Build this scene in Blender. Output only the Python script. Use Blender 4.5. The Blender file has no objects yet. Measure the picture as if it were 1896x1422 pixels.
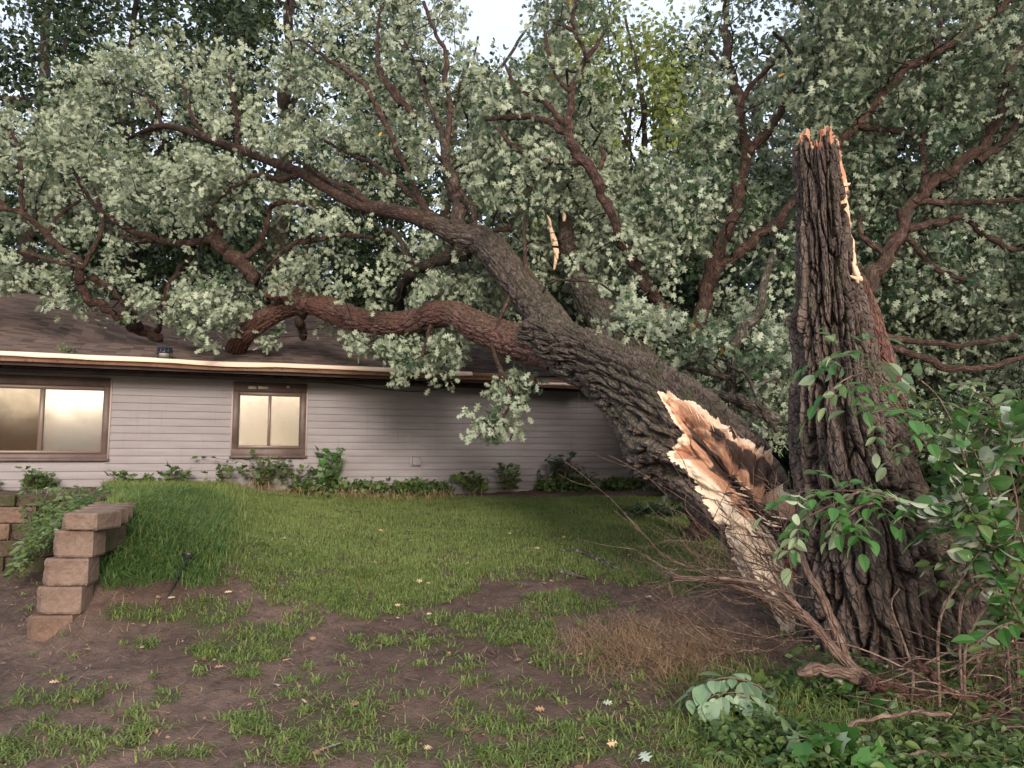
import bpy, math, random
import numpy as np
from mathutils import Vector, Matrix
random.seed(7); RNG = np.random.default_rng(7)
scene = bpy.context.scene
COL = scene.collection
# ------------------------------------------------------------------ camera, sky, sun, exposure
FPX = 1400.0; CX, CY = 948.0, 711.0; PITCH = math.atan(139.0/FPX)
cam_d = bpy.data.cameras.new('camera'); cam = bpy.data.objects.new('camera', cam_d); COL.objects.link(cam)
cam_d.sensor_width = 36.0; cam_d.lens = 36.0*FPX/1896.0; cam_d.clip_end = 600; cam_d.clip_start = 0.05
cam.location = (0, 0, 0); cam.rotation_euler = (math.radians(90)+PITCH, 0, 0)
scene.camera = cam
SUN_EL = math.radians(15); SUN_AZ = math.radians(167)      # azimuth measured clockwise from +Y: low, behind the camera
world = bpy.data.worlds.new('World'); scene.world = world; world.use_nodes = True
wn = world.node_tree.nodes; wl = world.node_tree.links
bg = wn['Background']; bg.inputs[1].default_value = 0.15
sky = wn.new('ShaderNodeTexSky'); sky.sky_type = 'NISHITA'; sky.sun_disc = False
sky.sun_elevation = SUN_EL; sky.sun_rotation = SUN_AZ; sky.air_density = 1.0; sky.dust_density = 3.0; sky.ozone_density = 1.0
tc = wn.new('ShaderNodeTexCoord'); nz = wn.new('ShaderNodeTexNoise'); nz.inputs['Scale'].default_value = 2.2; nz.inputs['Detail'].default_value = 6
mp = wn.new('ShaderNodeMapping'); mp.inputs['Scale'].default_value = (1, 1, 3)
wl.new(tc.outputs['Generated'], mp.inputs[0]); wl.new(mp.outputs[0], nz.inputs['Vector'])
rp = wn.new('ShaderNodeValToRGB'); rp.color_ramp.elements[0].position = .3; rp.color_ramp.elements[1].position = .7
rp.color_ramp.elements[0].color = (.55,.55,.55,1); rp.color_ramp.elements[1].color = (.9,.9,.9,1)
wl.new(nz.outputs[0], rp.inputs[0])
mx = wn.new('ShaderNodeMix'); mx.data_type = 'RGBA'
wl.new(rp.outputs[0], mx.inputs[0]); wl.new(sky.outputs[0], mx.inputs[6]); 
dp = wn.new('ShaderNodeVectorMath'); dp.operation = 'DOT_PRODUCT'; wl.new(tc.outputs['Generated'], dp.inputs[0])
_wd = Vector((math.sin(math.radians(156)), math.cos(math.radians(156)), .12)).normalized(); dp.inputs[1].default_value = _wd
wr = wn.new('ShaderNodeValToRGB'); wr.color_ramp.elements[0].position = .35; wr.color_ramp.elements[1].position = .97; wr.color_ramp.elements[0].color=(0,0,0,1); wr.color_ramp.elements[1].color=(1,1,1,1)
wl.new(dp.outputs['Value'], wr.inputs[0])
wm = wn.new('ShaderNodeMix'); wm.data_type='RGBA'; wl.new(wr.outputs[0], wm.inputs[0]); wm.inputs[6].default_value = (5.6, 6.2, 7.2, 1); wm.inputs[7].default_value = (11.5, 9.6, 8.0, 1)
wl.new(wm.outputs[2], mx.inputs[7])
wl.new(mx.outputs[2], bg.inputs[0])
sun_d = bpy.data.lights.new('sun', 'SUN'); sun = bpy.data.objects.new('sun', sun_d); COL.objects.link(sun)
sun_d.energy = 2.2; sun_d.angle = math.radians(14); sun_d.color = (1.0, .87, .76)
sdir = Vector((math.sin(SUN_AZ)*math.cos(SUN_EL), math.cos(SUN_AZ)*math.cos(SUN_EL), math.sin(SUN_EL)))
sun.rotation_euler = sdir.to_track_quat('Z', 'Y').to_euler()
scene.view_settings.view_transform = 'Standard'; scene.view_settings.look = 'None'
scene.view_settings.exposure = 0.6; scene.view_settings.gamma = 1.0
try:
    scene.cycles.use_denoising = True; scene.cycles.max_bounces = 6; scene.cycles.diffuse_bounces = 2
    scene.cycles.glossy_bounces = 3; scene.cycles.transmission_bounces = 3; scene.cycles.transparent_max_bounces = 6
except Exception: pass

# ------------------------------------------------------------------ helpers
cp, sp = math.cos(PITCH), math.sin(PITCH)
def P(px, py, Y):
    """point seen at photo pixel (px,py) at distance Y in front of the camera"""
    u = (px-CX)/FPX; v = (CY-py)/FPX
    dy = cp - v*sp; dz = sp + v*cp
    return np.array((u*Y/dy, Y, dz*Y/dy))
def proj(p):
    p = np.asarray(p, float); x, y, z = p[...,0], p[...,1], p[...,2]
    d = y*cp + z*sp; h = -y*sp + z*cp
    return CX + FPX*x/d, CY - FPX*h/d, d
def tag(o, label=None, cat=None, group=None, kind=None):
    if label: o['label'] = label
    if cat: o['category'] = cat
    if group: o['group'] = group
    if kind: o['kind'] = kind
    return o
def empty(name, loc=(0,0,0), label=None, cat=None, group=None):
    o = bpy.data.objects.new(name, None); COL.objects.link(o); o.location = [float(c) for c in loc]
    o.empty_display_size = .1
    return tag(o, label, cat, group)
def mesh_np(name, V, F, mat=None, parent=None, uv=None, attr=None, smooth=True, col=None):
    """V (n,3); F list of arrays of faces, each (m,k); uv per vertex; world coordinates"""
    V = np.asarray(V, np.float32)
    if not isinstance(F, list): F = [F]
    if len(F) and np.ndim(F[0])==1: F = [F]
    F = [np.asarray(f, np.int32) for f in F if len(f)]
    me = bpy.data.meshes.new(name)
    me.vertices.add(len(V))
    org = np.zeros(3, np.float32)
    if parent is not None:
        q = parent; off = np.zeros(3)
        while q is not None: off += np.array(q.location); q = q.parent
        org = off.astype(np.float32)
    me.vertices.foreach_set('co', (V-org).ravel())
    lv = np.concatenate([f.ravel() for f in F]); cnt = np.concatenate([np.full(len(f), f.shape[1], np.int32) for f in F])
    st = np.concatenate([[0], np.cumsum(cnt)[:-1]]).astype(np.int32)
    me.loops.add(len(lv)); me.loops.foreach_set('vertex_index', lv)
    me.polygons.add(len(cnt)); me.polygons.foreach_set('loop_start', st)
    try: me.polygons.foreach_set('loop_total', cnt)
    except Exception: pass
    me.polygons.foreach_set('use_smooth', np.full(len(cnt), smooth))
    if uv is not None:
        ul = me.uv_layers.new(name='UVMap'); ul.data.foreach_set('uv', np.asarray(uv, np.float32)[lv].ravel())
    if attr is not None:
        for k, a in attr.items():
            at = me.attributes.new(k, 'FLOAT', 'POINT'); at.data.foreach_set('value', np.asarray(a, np.float32))
    me.update(calc_edges=True)
    o = bpy.data.objects.new(name, me); COL.objects.link(o)
    if mat: me.materials.append(mat)
    if parent is not None: o.parent = parent
    return o
class Acc:
    def __init__(s): s.V=[]; s.F={}; s.U=[]; s.A=[]; s.n=0
    def add(s, V, F, uv=None, a=None):
        V = np.asarray(V, float)
        if not isinstance(F, list): F=[F]
        if len(F) and np.ndim(F[0])==1: F=[F]
        for f in F:
            f = np.asarray(f, int)
            if len(f): s.F.setdefault(f.shape[1], []).append(f+s.n)
        s.V.append(V); s.U.append(np.zeros((len(V),2)) if uv is None else uv); s.A.append(np.zeros(len(V)) if a is None else (np.full(len(V), a) if np.isscalar(a) else a)); s.n += len(V)
    def build(s, name, mat, parent=None, smooth=True):
        return mesh_np(name, np.concatenate(s.V), [np.concatenate(f) for f in s.F.values()], mat, parent, np.concatenate(s.U), {'var': np.concatenate(s.A)}, smooth)
# noise
def _h(ix, iy, iz, s):
    n = (ix*374761393 + iy*668265263 + iz*2147483647 + s*974634777) & 0xffffffff
    n = ((n ^ (n >> 13))*1274126177) & 0xffffffff
    n = ((n ^ (n >> 16))*2246822519) & 0xffffffff
    return ((n ^ (n >> 15)) & 0xffffff)/float(0xffffff)
def vn(x, y, z=0.0, s=0):
    x, y, z = np.broadcast_arrays(np.asarray(x,float), np.asarray(y,float), np.asarray(z,float))
    ix, iy, iz = np.floor(x).astype(np.int64), np.floor(y).astype(np.int64), np.floor(z).astype(np.int64)
    fx, fy, fz = x-ix, y-iy, z-iz
    fx, fy, fz = fx*fx*(3-2*fx), fy*fy*(3-2*fy), fz*fz*(3-2*fz)
    r = 0
    for dx in (0,1):
        for dy in (0,1):
            for dz in (0,1):
                r = r + _h(ix+dx, iy+dy, iz+dz, s)*(fx if dx else 1-fx)*(fy if dy else 1-fy)*(fz if dz else 1-fz)
    return r
def fbm(x, y, z=0.0, s=0, o=4):
    r = 0; a = .5; t = 0
    for i in range(o):
        f = 2.0**i; r = r + a*vn(np.asarray(x)*f, np.asarray(y)*f, np.asarray(z)*f, s+i*17); t += a; a *= .5
    return r/t
def voro(x, y, nper, s=0):
    """returns F1,F2,cell id; x periodic with period nper"""
    ix, iy = np.floor(x).astype(np.int64), np.floor(y).astype(np.int64)
    F1 = np.full(x.shape, 9.); F2 = np.full(x.shape, 9.); cid = np.zeros(x.shape)
    for dx in (-1,0,1):
        for dy in (-1,0,1):
            cx, cy = ix+dx, iy+dy; w = np.mod(cx, nper)
            jx, jy = _h(w, cy, 1, s), _h(w, cy, 2, s)
            d = np.hypot(cx+jx-x, cy+jy-y); c = _h(w, cy, 3, s)
            m = d < F1
            F2 = np.where(m, F1, np.minimum(F2, d)); cid = np.where(m, c, cid); F1 = np.where(m, d, F1)
    return F1, F2, cid
def sstep(a, b, x):
    t = np.clip((np.asarray(x,float)-a)/(b-a), 0, 1); return t*t*(3-2*t)
def spline(K, n):
    """Catmull-Rom through rows of K, n samples"""
    K = np.asarray(K, float); m = len(K)
    if m < 3:
        t = np.linspace(0,1,n)[:,None]; return K[0]*(1-t)+K[-1]*t
    seg = np.linalg.norm(np.diff(K[:,:3],axis=0),axis=1); cum = np.concatenate([[0],np.cumsum(seg)]); T = np.linspace(0, cum[-1], n)
    i = np.clip(np.searchsorted(cum, T, side='right')-1, 0, m-2); t = ((T-cum[i])/np.maximum(seg[i],1e-9))[:,None]
    E = np.vstack([2*K[0]-K[1], K, 2*K[-1]-K[-2]]); a,b,c,d = E[i],E[i+1],E[i+2],E[i+3]
    return .5*((2*b)+(-a+c)*t+(2*a-5*b+4*c-d)*t*t+(-a+3*b-3*c+d)*t**3)
def frames(C):
    T = np.gradient(C, axis=0); T /= np.linalg.norm(T,axis=1,keepdims=True)+1e-12
    N = np.zeros_like(C); ref = np.array((0,1.,0)) if abs(T[0][1])<.9 else np.array((1.,0,0))
    v = ref-T[0]*ref.dot(T[0]); N[0] = v/np.linalg.norm(v)
    for i in range(1,len(C)):
        v = N[i-1]-T[i]*N[i-1].dot(T[i]); N[i] = v/(np.linalg.norm(v)+1e-12)
    return T, N, np.cross(T,N)
def grid_faces(nr, ns, off=0):
    i = np.arange(nr-1)[:,None]*ns; j = np.arange(ns)[None,:]; j2 = (j+1)%ns
    return np.stack([i+j, i+j2, i+ns+j2, i+ns+j], -1).reshape(-1,4)+off
def tube(K, n=12, ns=6, caps=True):
    """K rows x,y,z,r -> verts, faces, uv"""
    S = spline(K, n); C, R = S[:,:3], np.maximum(S[:,3], 0.0008); T,N,B = frames(C)
    th = np.linspace(0,2*np.pi,ns,endpoint=False)
    V = C[:,None,:] + R[:,None,None]*(np.cos(th)[None,:,None]*N[:,None,:]+np.sin(th)[None,:,None]*B[:,None,:])
    s = np.concatenate([[0],np.cumsum(np.linalg.norm(np.diff(C,axis=0),axis=1))])
    uv = np.stack([np.broadcast_to(th[None,:]*R.mean(), (n,ns)), np.broadcast_to(s[:,None],(n,ns))],-1).reshape(-1,2)
    V = V.reshape(-1,3); F = [grid_faces(n,ns)]
    if caps:
        V = np.vstack([V, C[0], C[-1]]); uv = np.vstack([uv,[0,0],[0,0]]); m = n*ns; j = np.arange(ns)
        F.append(np.stack([np.full(ns,m),(j+1)%ns,j],-1)); F.append(np.stack([np.full(ns,m+1),(n-1)*ns+j,(n-1)*ns+(j+1)%ns],-1))
    return V, F, uv
def bark_tube(K, n, ns, cell=.05, stretch=4.5, amp=.02, seed=1, lump=.05, twist=0.0, jag_end=0.0, jag_start=0.0, R0=None, warp=1.6):
    """bark-covered tube: plates and furrows as real relief. Returns V grid (n,ns,3), normals, uv, relief"""
    S = spline(K, n); C, R = S[:,:3], np.maximum(S[:,3], .002); T,N,B = frames(C)
    th = np.linspace(0,2*np.pi,ns,endpoint=False)
    s = np.concatenate([[0],np.cumsum(np.linalg.norm(np.diff(C,axis=0),axis=1))])
    TH, SS = np.meshgrid(th, s); Rm = R.mean() if R0 is None else R0
    npr = max(5, int(round(2*np.pi*Rm/cell))); L = cell*stretch
    cx_, sx_ = np.cos(TH)*Rm, np.sin(TH)*Rm
    w1 = fbm(cx_*6+5, sx_*6, SS*2.2, seed, 3)-.5; w2 = fbm(cx_*22, sx_*22+9, SS*9, seed+5, 2)-.5
    xx = (TH/(2*np.pi) + twist*SS)*npr + w1*warp + w2*.45; yy = SS/L + w1*1.2 + (fbm(cx_*10,sx_*10,SS*4,seed+9,2)-.5)*1.5
    F1,F2,cid = voro(xx, yy, npr, seed)
    e_=F2-F1; plate = sstep(.0, .22, e_)*.75+.25*sstep(.1,.6,e_)
    F1b,F2b,_ = voro(xx*2+7, yy*3.1, npr*2, seed+3)
    fine = sstep(0,.35,F2b-F1b)
    grain = fbm(TH/(2*np.pi)*npr*6, SS*14, 0, seed+7, 3)
    rel = plate*(.66+.34*cid) + .20*fine*plate + .22*(grain-.5)
    lmp = (fbm(cx_*2.2+3, sx_*2.2, SS*1.3, seed+20, 3)-.5)*2
    rad = R[:,None]*(1+lump*lmp) + amp*(rel-.6)*np.minimum(1, R[:,None]/Rm+.25)
    D = np.cos(TH)[...,None]*N[:,None,:]+np.sin(TH)[...,None]*B[:,None,:]
    V = C[:,None,:] + rad[...,None]*D
    if jag_end:
        q = sstep(s[-1]-.5, s[-1], SS)[...,None]; j = (fbm(np.cos(TH)*4, np.sin(TH)*4, 0, seed+31, 3)-.5)*2 + (vn(TH*9,0,0,seed+2)-.5)
        V = V + q*jag_end*j[...,None]*T[:,None,:]
    uv = np.stack([TH*Rm, SS], -1)
    return V, D, uv, rel, C, T, R, s
def in_poly(x, y, poly):
    poly = np.asarray(poly,float); ins = np.zeros(x.shape,bool); n=len(poly); dmin=np.full(x.shape,1e9)
    for i in range(n):
        x0,y0 = poly[i]; x1,y1 = poly[(i+1)%n]
        c = ((y0>y)!=(y1>y)) & (x < (x1-x0)*(y-y0)/((y1-y0) if y1!=y0 else 1e-9)+x0); ins ^= c
        dx,dy=x1-x0,y1-y0; t=np.clip(((x-x0)*dx+(y-y0)*dy)/(dx*dx+dy*dy+1e-9),0,1); dmin=np.minimum(dmin,np.hypot(x-x0-t*dx,y-y0-t*dy))
    return np.where(ins,dmin,-dmin)
def box(acc, c, ax, ay, az, hx, hy, hz, a=0):
    c=np.asarray(c,float); ax,ay,az=map(lambda v:np.asarray(v,float),(ax,ay,az)); V=[]
    for k in (-1,1):
        for j in (-1,1):
            for i in (-1,1): V.append(c+ax*hx*i+ay*hy*j+az*hz*k)
    acc.add(V, [[0,2,3,1],[4,5,7,6],[0,1,5,4],[2,6,7,3],[0,4,6,2],[1,3,7,5]], None, a)
def bevel(o, w=.01, seg=2):
    m=o.modifiers.new('bevel','BEVEL'); m.width=w; m.segments=seg; m.limit_method='ANGLE'; return o
# ------------------------------------------------------------------ materials
class NT:
    def __init__(s, name):
        s.m = bpy.data.materials.new(name); s.m.use_nodes=True; s.n=s.m.node_tree.nodes; s.l=s.m.node_tree.links
        s.p = s.n['Principled BSDF']; s.out = s.n['Material Output']
    def N(s, t, **kw):
        q = s.n.new('ShaderNode'+t)
        for k,v in kw.items():
            if hasattr(q,k) and k not in ('inputs',): setattr(q,k,v)
            else: q.inputs[k.replace('_',' ')].default_value=v
        return q
    def L(s,a,b): s.l.new(a,b)
    def tex(s, kind='UV'): return s.N('TexCoord').outputs[kind]
    def map(s, src, scale=(1,1,1), loc=(0,0,0)):
        m=s.N('Mapping'); m.inputs['Scale'].default_value=scale; m.inputs['Location'].default_value=loc; s.L(src,m.inputs[0]); return m.outputs[0]
    def noise(s, src, scale, detail=4, rough=.55, dist=0):
        q=s.N('TexNoise'); q.inputs['Scale'].default_value=scale; q.inputs['Detail'].default_value=detail; q.inputs['Roughness'].default_value=rough; q.inputs['Distortion'].default_value=dist
        s.L(src,q.inputs['Vector']); return q.outputs[0]
    def ramp(s, src, stops):
        q=s.N('ValToRGB'); e=q.color_ramp.elements
        while len(e)<len(stops): e.new(.5)
        for i,(p,c) in enumerate(stops): e[i].position=p; e[i].color=(c,c,c,1) if np.isscalar(c) else (*c,1)
        s.L(src,q.inputs[0]); return q.outputs[0]
    def mix(s, f, a, b):
        q=s.N('Mix'); q.data_type='RGBA'
        for i,v in ((0,f),(6,a),(7,b)):
            if isinstance(v,bpy.types.NodeSocket): s.L(v,q.inputs[i])
            else: q.inputs[i].default_value = v if np.isscalar(v) else (*v,1)
        return q.outputs[2]
    def math(s, op, a, b=0.0):
        q=s.N('Math'); q.operation=op
        for i,v in ((0,a),(1,b)):
            if isinstance(v,bpy.types.NodeSocket): s.L(v,q.inputs[i])
            else: q.inputs[i].default_value=v
        return q.outputs[0]
    def bump(s, h, strength=.5, dist=.01):
        q=s.N('Bump'); q.inputs['Strength'].default_value=strength; q.inputs['Distance'].default_value=dist; s.L(h,q.inputs['Height']); s.L(q.outputs[0],s.p.inputs['Normal'])
    def attr(s, name='var'):
        q=s.N('Attribute'); q.attribute_name=name; return q.outputs['Fac']
    def base(s, c, rough=.8, spec=.3, metal=0):
        if isinstance(c,bpy.types.NodeSocket): s.L(c,s.p.inputs['Base Color'])
        else: s.p.inputs['Base Color'].default_value=(*c,1)
        if isinstance(rough,bpy.types.NodeSocket): s.L(rough,s.p.inputs['Roughness'])
        else: s.p.inputs['Roughness'].default_value=rough
        s.p.inputs['Specular IOR Level'].default_value=spec; s.p.inputs['Metallic'].default_value=metal
        return s
def bark_mat(name, dark, mid, light, moss=(.055,.065,.02), moss_amt=.5, red=None, fine=True, rough=.7):
    t=NT(name); uv=t.tex('UV'); ob=t.tex('Object')
    n1=t.noise(ob, 3.0, 4); n2=t.noise(t.map(uv,(30,9,1)), 1.6, 5, .65, .6); n3=t.noise(ob, 14, 5)
    c=t.mix(t.ramp(n2,[(.3,0),(.7,1)]), dark, mid); c=t.mix(t.ramp(n3,[(.5,0),(.72,.8)]), c, light)
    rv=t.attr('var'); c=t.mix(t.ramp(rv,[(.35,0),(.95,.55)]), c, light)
    if red is not None: c=t.mix(t.ramp(n1,[(.38,0),(.6,.85)]), c, red)
    g=t.N('NewGeometry'); sx=t.N('SeparateXYZ'); t.L(g.outputs['Normal'],sx.inputs[0])
    up=t.math('ADD', t.math('MULTIPLY', sx.outputs[2], .28), t.math('MULTIPLY', sx.outputs[0], -.1))
    mf=t.ramp(t.math('ADD', up, t.noise(ob, 6.0, 5, .7)),[(.58,0),(.74,moss_amt)])
    c=t.mix(mf, c, moss); t.base(c, rough, .35)
    if fine:
        sc=(38,9,1) if fine is True else fine
        v=t.N('TexVoronoi'); v.feature='DISTANCE_TO_EDGE'; v.inputs['Scale'].default_value=1; q=t.N('VectorMath'); q.operation='ADD'; nv=t.N('TexNoise'); nv.inputs['Scale'].default_value=9; t.L(ob,nv.inputs['Vector']); t.L(t.map(uv,sc),q.inputs[0]); t.L(nv.outputs['Color'],q.inputs[1]); t.L(q.outputs[0],v.inputs['Vector'])
        cr=t.ramp(v.outputs[0],[(0,0),(.16,1)]); h=t.math('ADD', t.math('ADD',cr,t.math('MULTIPLY',t.noise(ob,70,4,.7),.8)), t.math('MULTIPLY', n2, 1.2)); t.bump(h,1.0,.014)
        c2=t.mix(t.math('MULTIPLY',t.math('SUBTRACT',1.0,cr),.25), c, dark); t.base(c2,rough,.3)
    else:
        t.bump(t.math('ADD',n2,t.math('MULTIPLY',t.noise(ob,60,4),.6)),.5,.008)
    return t.m
def wood_mat(name, a, b, c_, d):
    t=NT(name); uv=t.tex('UV'); ob=t.tex('Object'); v=t.attr('var')
    n=t.noise(t.map(uv,(30,2.0,1)),1.5,5,.6,.4); n2=t.noise(ob,16,5,.65)
    inner=t.mix(t.ramp(n,[(.35,0),(.65,1)]), b, c_)
    q=t.math('ADD', v, t.math('MULTIPLY', t.math('SUBTRACT', n2, .5), .45))
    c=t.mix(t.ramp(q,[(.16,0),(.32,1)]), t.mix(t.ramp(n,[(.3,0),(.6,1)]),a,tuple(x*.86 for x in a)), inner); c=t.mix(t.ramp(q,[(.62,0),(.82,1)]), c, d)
    t.base(c,.6,.3); t.bump(t.math('ADD',n,n2),.6,.012); return t.m
def leaf_mat(name, top_a, top_b, und_a, und_b, transl=.25, rough=.45, spec=.4, yellow=None):
    t=NT(name); v=t.attr('var'); g=t.N('NewGeometry')
    top=t.mix(v, top_a, top_b); und=t.mix(v, und_a, und_b)
    if yellow is not None:
        yf=t.ramp(v,[(.965,0),(.97,1)]); top=t.mix(yf,top,yellow); und=t.mix(yf,und,yellow)
    c=t.mix(g.outputs['Backfacing'], top, und); t.base(c, rough, spec)
    tr=t.N('BsdfTranslucent'); t.L(t.mix(.5,c,top_b),tr.inputs[0]); ms=t.N('MixShader'); ms.inputs[0].default_value=transl
    t.L(t.p.outputs[0],ms.inputs[1]); t.L(tr.outputs[0],ms.inputs[2]); t.L(ms.outputs[0],t.out.inputs[0]); return t.m
M={}
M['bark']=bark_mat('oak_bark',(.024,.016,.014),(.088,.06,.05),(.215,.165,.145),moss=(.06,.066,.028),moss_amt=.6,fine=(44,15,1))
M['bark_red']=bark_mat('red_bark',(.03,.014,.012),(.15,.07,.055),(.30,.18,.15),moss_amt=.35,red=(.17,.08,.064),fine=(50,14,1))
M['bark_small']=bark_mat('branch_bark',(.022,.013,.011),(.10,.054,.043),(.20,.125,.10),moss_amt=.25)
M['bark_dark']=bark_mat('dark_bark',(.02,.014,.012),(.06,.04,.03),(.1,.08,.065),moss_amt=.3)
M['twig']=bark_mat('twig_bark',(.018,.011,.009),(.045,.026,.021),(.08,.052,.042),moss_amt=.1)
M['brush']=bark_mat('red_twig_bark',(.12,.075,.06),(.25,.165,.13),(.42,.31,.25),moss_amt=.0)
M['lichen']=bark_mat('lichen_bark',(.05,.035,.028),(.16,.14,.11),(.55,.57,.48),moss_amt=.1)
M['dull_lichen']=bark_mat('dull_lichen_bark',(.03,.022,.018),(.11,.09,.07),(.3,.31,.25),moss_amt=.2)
M['wood']=wood_mat('torn_wood',(.82,.66,.50),(.42,.19,.12),(.62,.38,.24),(.055,.034,.028))
M['wood_pale']=wood_mat('pale_wood',(.8,.58,.4),(.72,.42,.28),(.8,.56,.4),(.5,.24,.15))
M['leaf']=leaf_mat('oak_leaf',(.018,.045,.018),(.055,.10,.04),(.15,.20,.125),(.40,.46,.345),.15,yellow=(.5,.3,.06))
M['leaf_green']=leaf_mat('green_oak_leaf',(.014,.036,.016),(.04,.08,.033),(.12,.155,.10),(.29,.35,.25),.15)
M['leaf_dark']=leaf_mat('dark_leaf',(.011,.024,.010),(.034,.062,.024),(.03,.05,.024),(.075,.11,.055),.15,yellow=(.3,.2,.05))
M['leaf_yellow']=leaf_mat('yellow_green_leaf',(.10,.135,.03),(.25,.30,.075),(.12,.16,.045),(.27,.32,.10),.3)
M['leaf_fresh']=leaf_mat('fresh_leaf',(.035,.11,.02),(.08,.21,.045),(.16,.26,.12),(.42,.52,.34),.3,.35)
M['leaf_weed']=leaf_mat('weed_leaf',(.028,.07,.018),(.15,.22,.06),(.08,.14,.06),(.24,.32,.17),.3,.4)
M['grass']=leaf_mat('grass_blade',(.088,.15,.035),(.25,.315,.10),(.088,.15,.035),(.25,.315,.10),.3,.5,yellow=(.35,.28,.12))
M['grass_long']=leaf_mat('long_grass_blade',(.05,.12,.035),(.16,.27,.085),(.05,.12,.035),(.16,.27,.085),.3,.5,yellow=(.33,.27,.13))
M['straw']=leaf_mat('straw',(.3,.19,.11),(.5,.36,.22),(.3,.19,.11),(.5,.36,.22),.2,.7)
M['litter']=leaf_mat('litter_leaf',(.12,.065,.04),(.40,.25,.15),(.2,.1,.06),(.5,.33,.2),.1,.7)
M['pale_leaf']=leaf_mat('pale_dry_leaf',(.5,.32,.18),(.7,.55,.35),(.55,.4,.25),(.75,.62,.44),.1,.7)
M['white_leaf']=leaf_mat('upturned_leaf',(.35,.42,.32),(.6,.65,.55),(.35,.42,.32),(.6,.65,.55),.1,.6)
# ------------------------------------------------------------------ leaf building
def tmpl_oak():
    # lobed leaf, length 1 along +Y, normal +Z, folded a little along the midrib
    out=[(.0,.0),(.07,.12),(.25,.20),(.09,.33),(.38,.47),(.10,.58),(.34,.80),(.10,.82),(.0,1.0)]
    mid=[(0,.0),(0,.34),(0,.58),(0,1.0)]
    R=[(x,y,.10*abs(x)-.12*y*y) for x,y in out]; Lf=[(-x,y,.10*abs(x)-.12*y*y) for x,y in out[1:-1]]
    V=R+Lf+[(0,.34,-.03),(0,.58,-.06)]
    A,B=16,17
    F3=[(0,1,A),(1,2,3),(1,3,A),(3,4,5),(3,5,A),(A,5,B),(5,6,7),(5,7,B),(7,8,B)]
    l=lambda i:i+8
    F3+=[(0,A,l(1)),(l(1),l(3),l(2)),(l(1),A,l(3)),(l(3),l(5),l(4)),(l(3),A,l(5)),(A,B,l(5)),(l(5),l(7),l(6)),(l(5),B,l(7)),(l(7),B,8)]
    return np.array(V,float), np.array(F3)
def tmpl_simple():
    V=[(0,0,0),(.28,.3,.05),(.3,.6,.02),(0,1,-.12),(-.3,.6,.02),(-.28,.3,.05),(0,.5,-.03)]
    return np.array(V,float), np.array([(0,1,6),(1,2,6),(2,3,6),(3,4,6),(4,5,6),(5,0,6)])
def tmpl_ovate(w=.27):
    ys=[0,.12,.3,.5,.7,.86,1.0]; ws=[0,.6,.95,1,.78,.42,0]; V=[]; 
    for y,k in zip(ys,ws): V.append((0,y,-.16*y*y-.0))
    for y,k in zip(ys[1:-1],ws[1:-1]): V.append((w*k,y,.09*k-.16*y*y))
    for y,k in zip(ys[1:-1],ws[1:-1]): V.append((-w*k,y,.09*k-.16*y*y))
    F=[]
    r=lambda i:7+i-1; l=lambda i:12+i-1
    F+=[(0,r(1),1),(0,1,l(1))]
    for i in range(1,5): F+=[(i,r(i),r(i+1)),(i,r(i+1),i+1),(i,i+1,l(i+1)),(i,l(i+1),l(i))]
    F+=[(5,r(5),6),(5,6,l(5))]
    return np.array(V,float), np.array(F)
def tmpl_maple():
    out=[(.0,.0),(.22,-.06),(.5,.12),(.34,.26),(.52,.56),(.24,.56),(.0,1.0)]
    R=[(x,y,.12*abs(x)-.14*y*y) for x,y in out]; Lf=[(-x,y,.12*abs(x)-.14*y*y) for x,y in out[1:-1]]
    V=R+Lf+[(0,.35,-.02)]; c=12; F=[]
    for i in range(6): F.append((i,i+1,c))
    l=lambda i:i+6
    F.append((0,c,l(1)))
    for i in range(1,5): F.append((l(i),c,l(i+1)))
    F.append((l(5),c,6))
    return np.array(V,float), np.array(F)
OAK,SIMPLE,OVATE,MAPLE,NARROW=tmpl_oak(),tmpl_simple(),tmpl_ovate(),tmpl_maple(),tmpl_ovate(.17)
def nrm(v): return v/(np.linalg.norm(v,axis=-1,keepdims=True)+1e-12)
def leaves(tmpl, pos, ydir, zdir, size, var):
    """instances of a leaf template: ydir = stalk to tip, zdir = upper side"""
    V0,F0=tmpl; Y=nrm(ydir); Z=nrm(zdir-(zdir*Y).sum(-1,keepdims=True)*Y); X=np.cross(Y,Z)
    sz=size[:,None,None]
    V=pos[:,None,:]+sz*(V0[None,:,0:1]*X[:,None,:]+V0[None,:,1:2]*Y[:,None,:]+V0[None,:,2:3]*Z[:,None,:])
    k=len(V0); F=(F0[None]+(np.arange(len(pos))*k)[:,None,None]).reshape(-1,3)
    return V.reshape(-1,3), F, np.repeat(var,k)
def leaf_obj(name, mat, parent, parts):
    Vs,Fs,As,n=[],[],[],0
    for V,F,A in parts: Vs.append(V); Fs.append(F+n); As.append(A); n+=len(V)
    return mesh_np(name,np.concatenate(Vs),np.concatenate(Fs),mat,parent,None,{'var':np.concatenate(As)},smooth=False)
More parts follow.
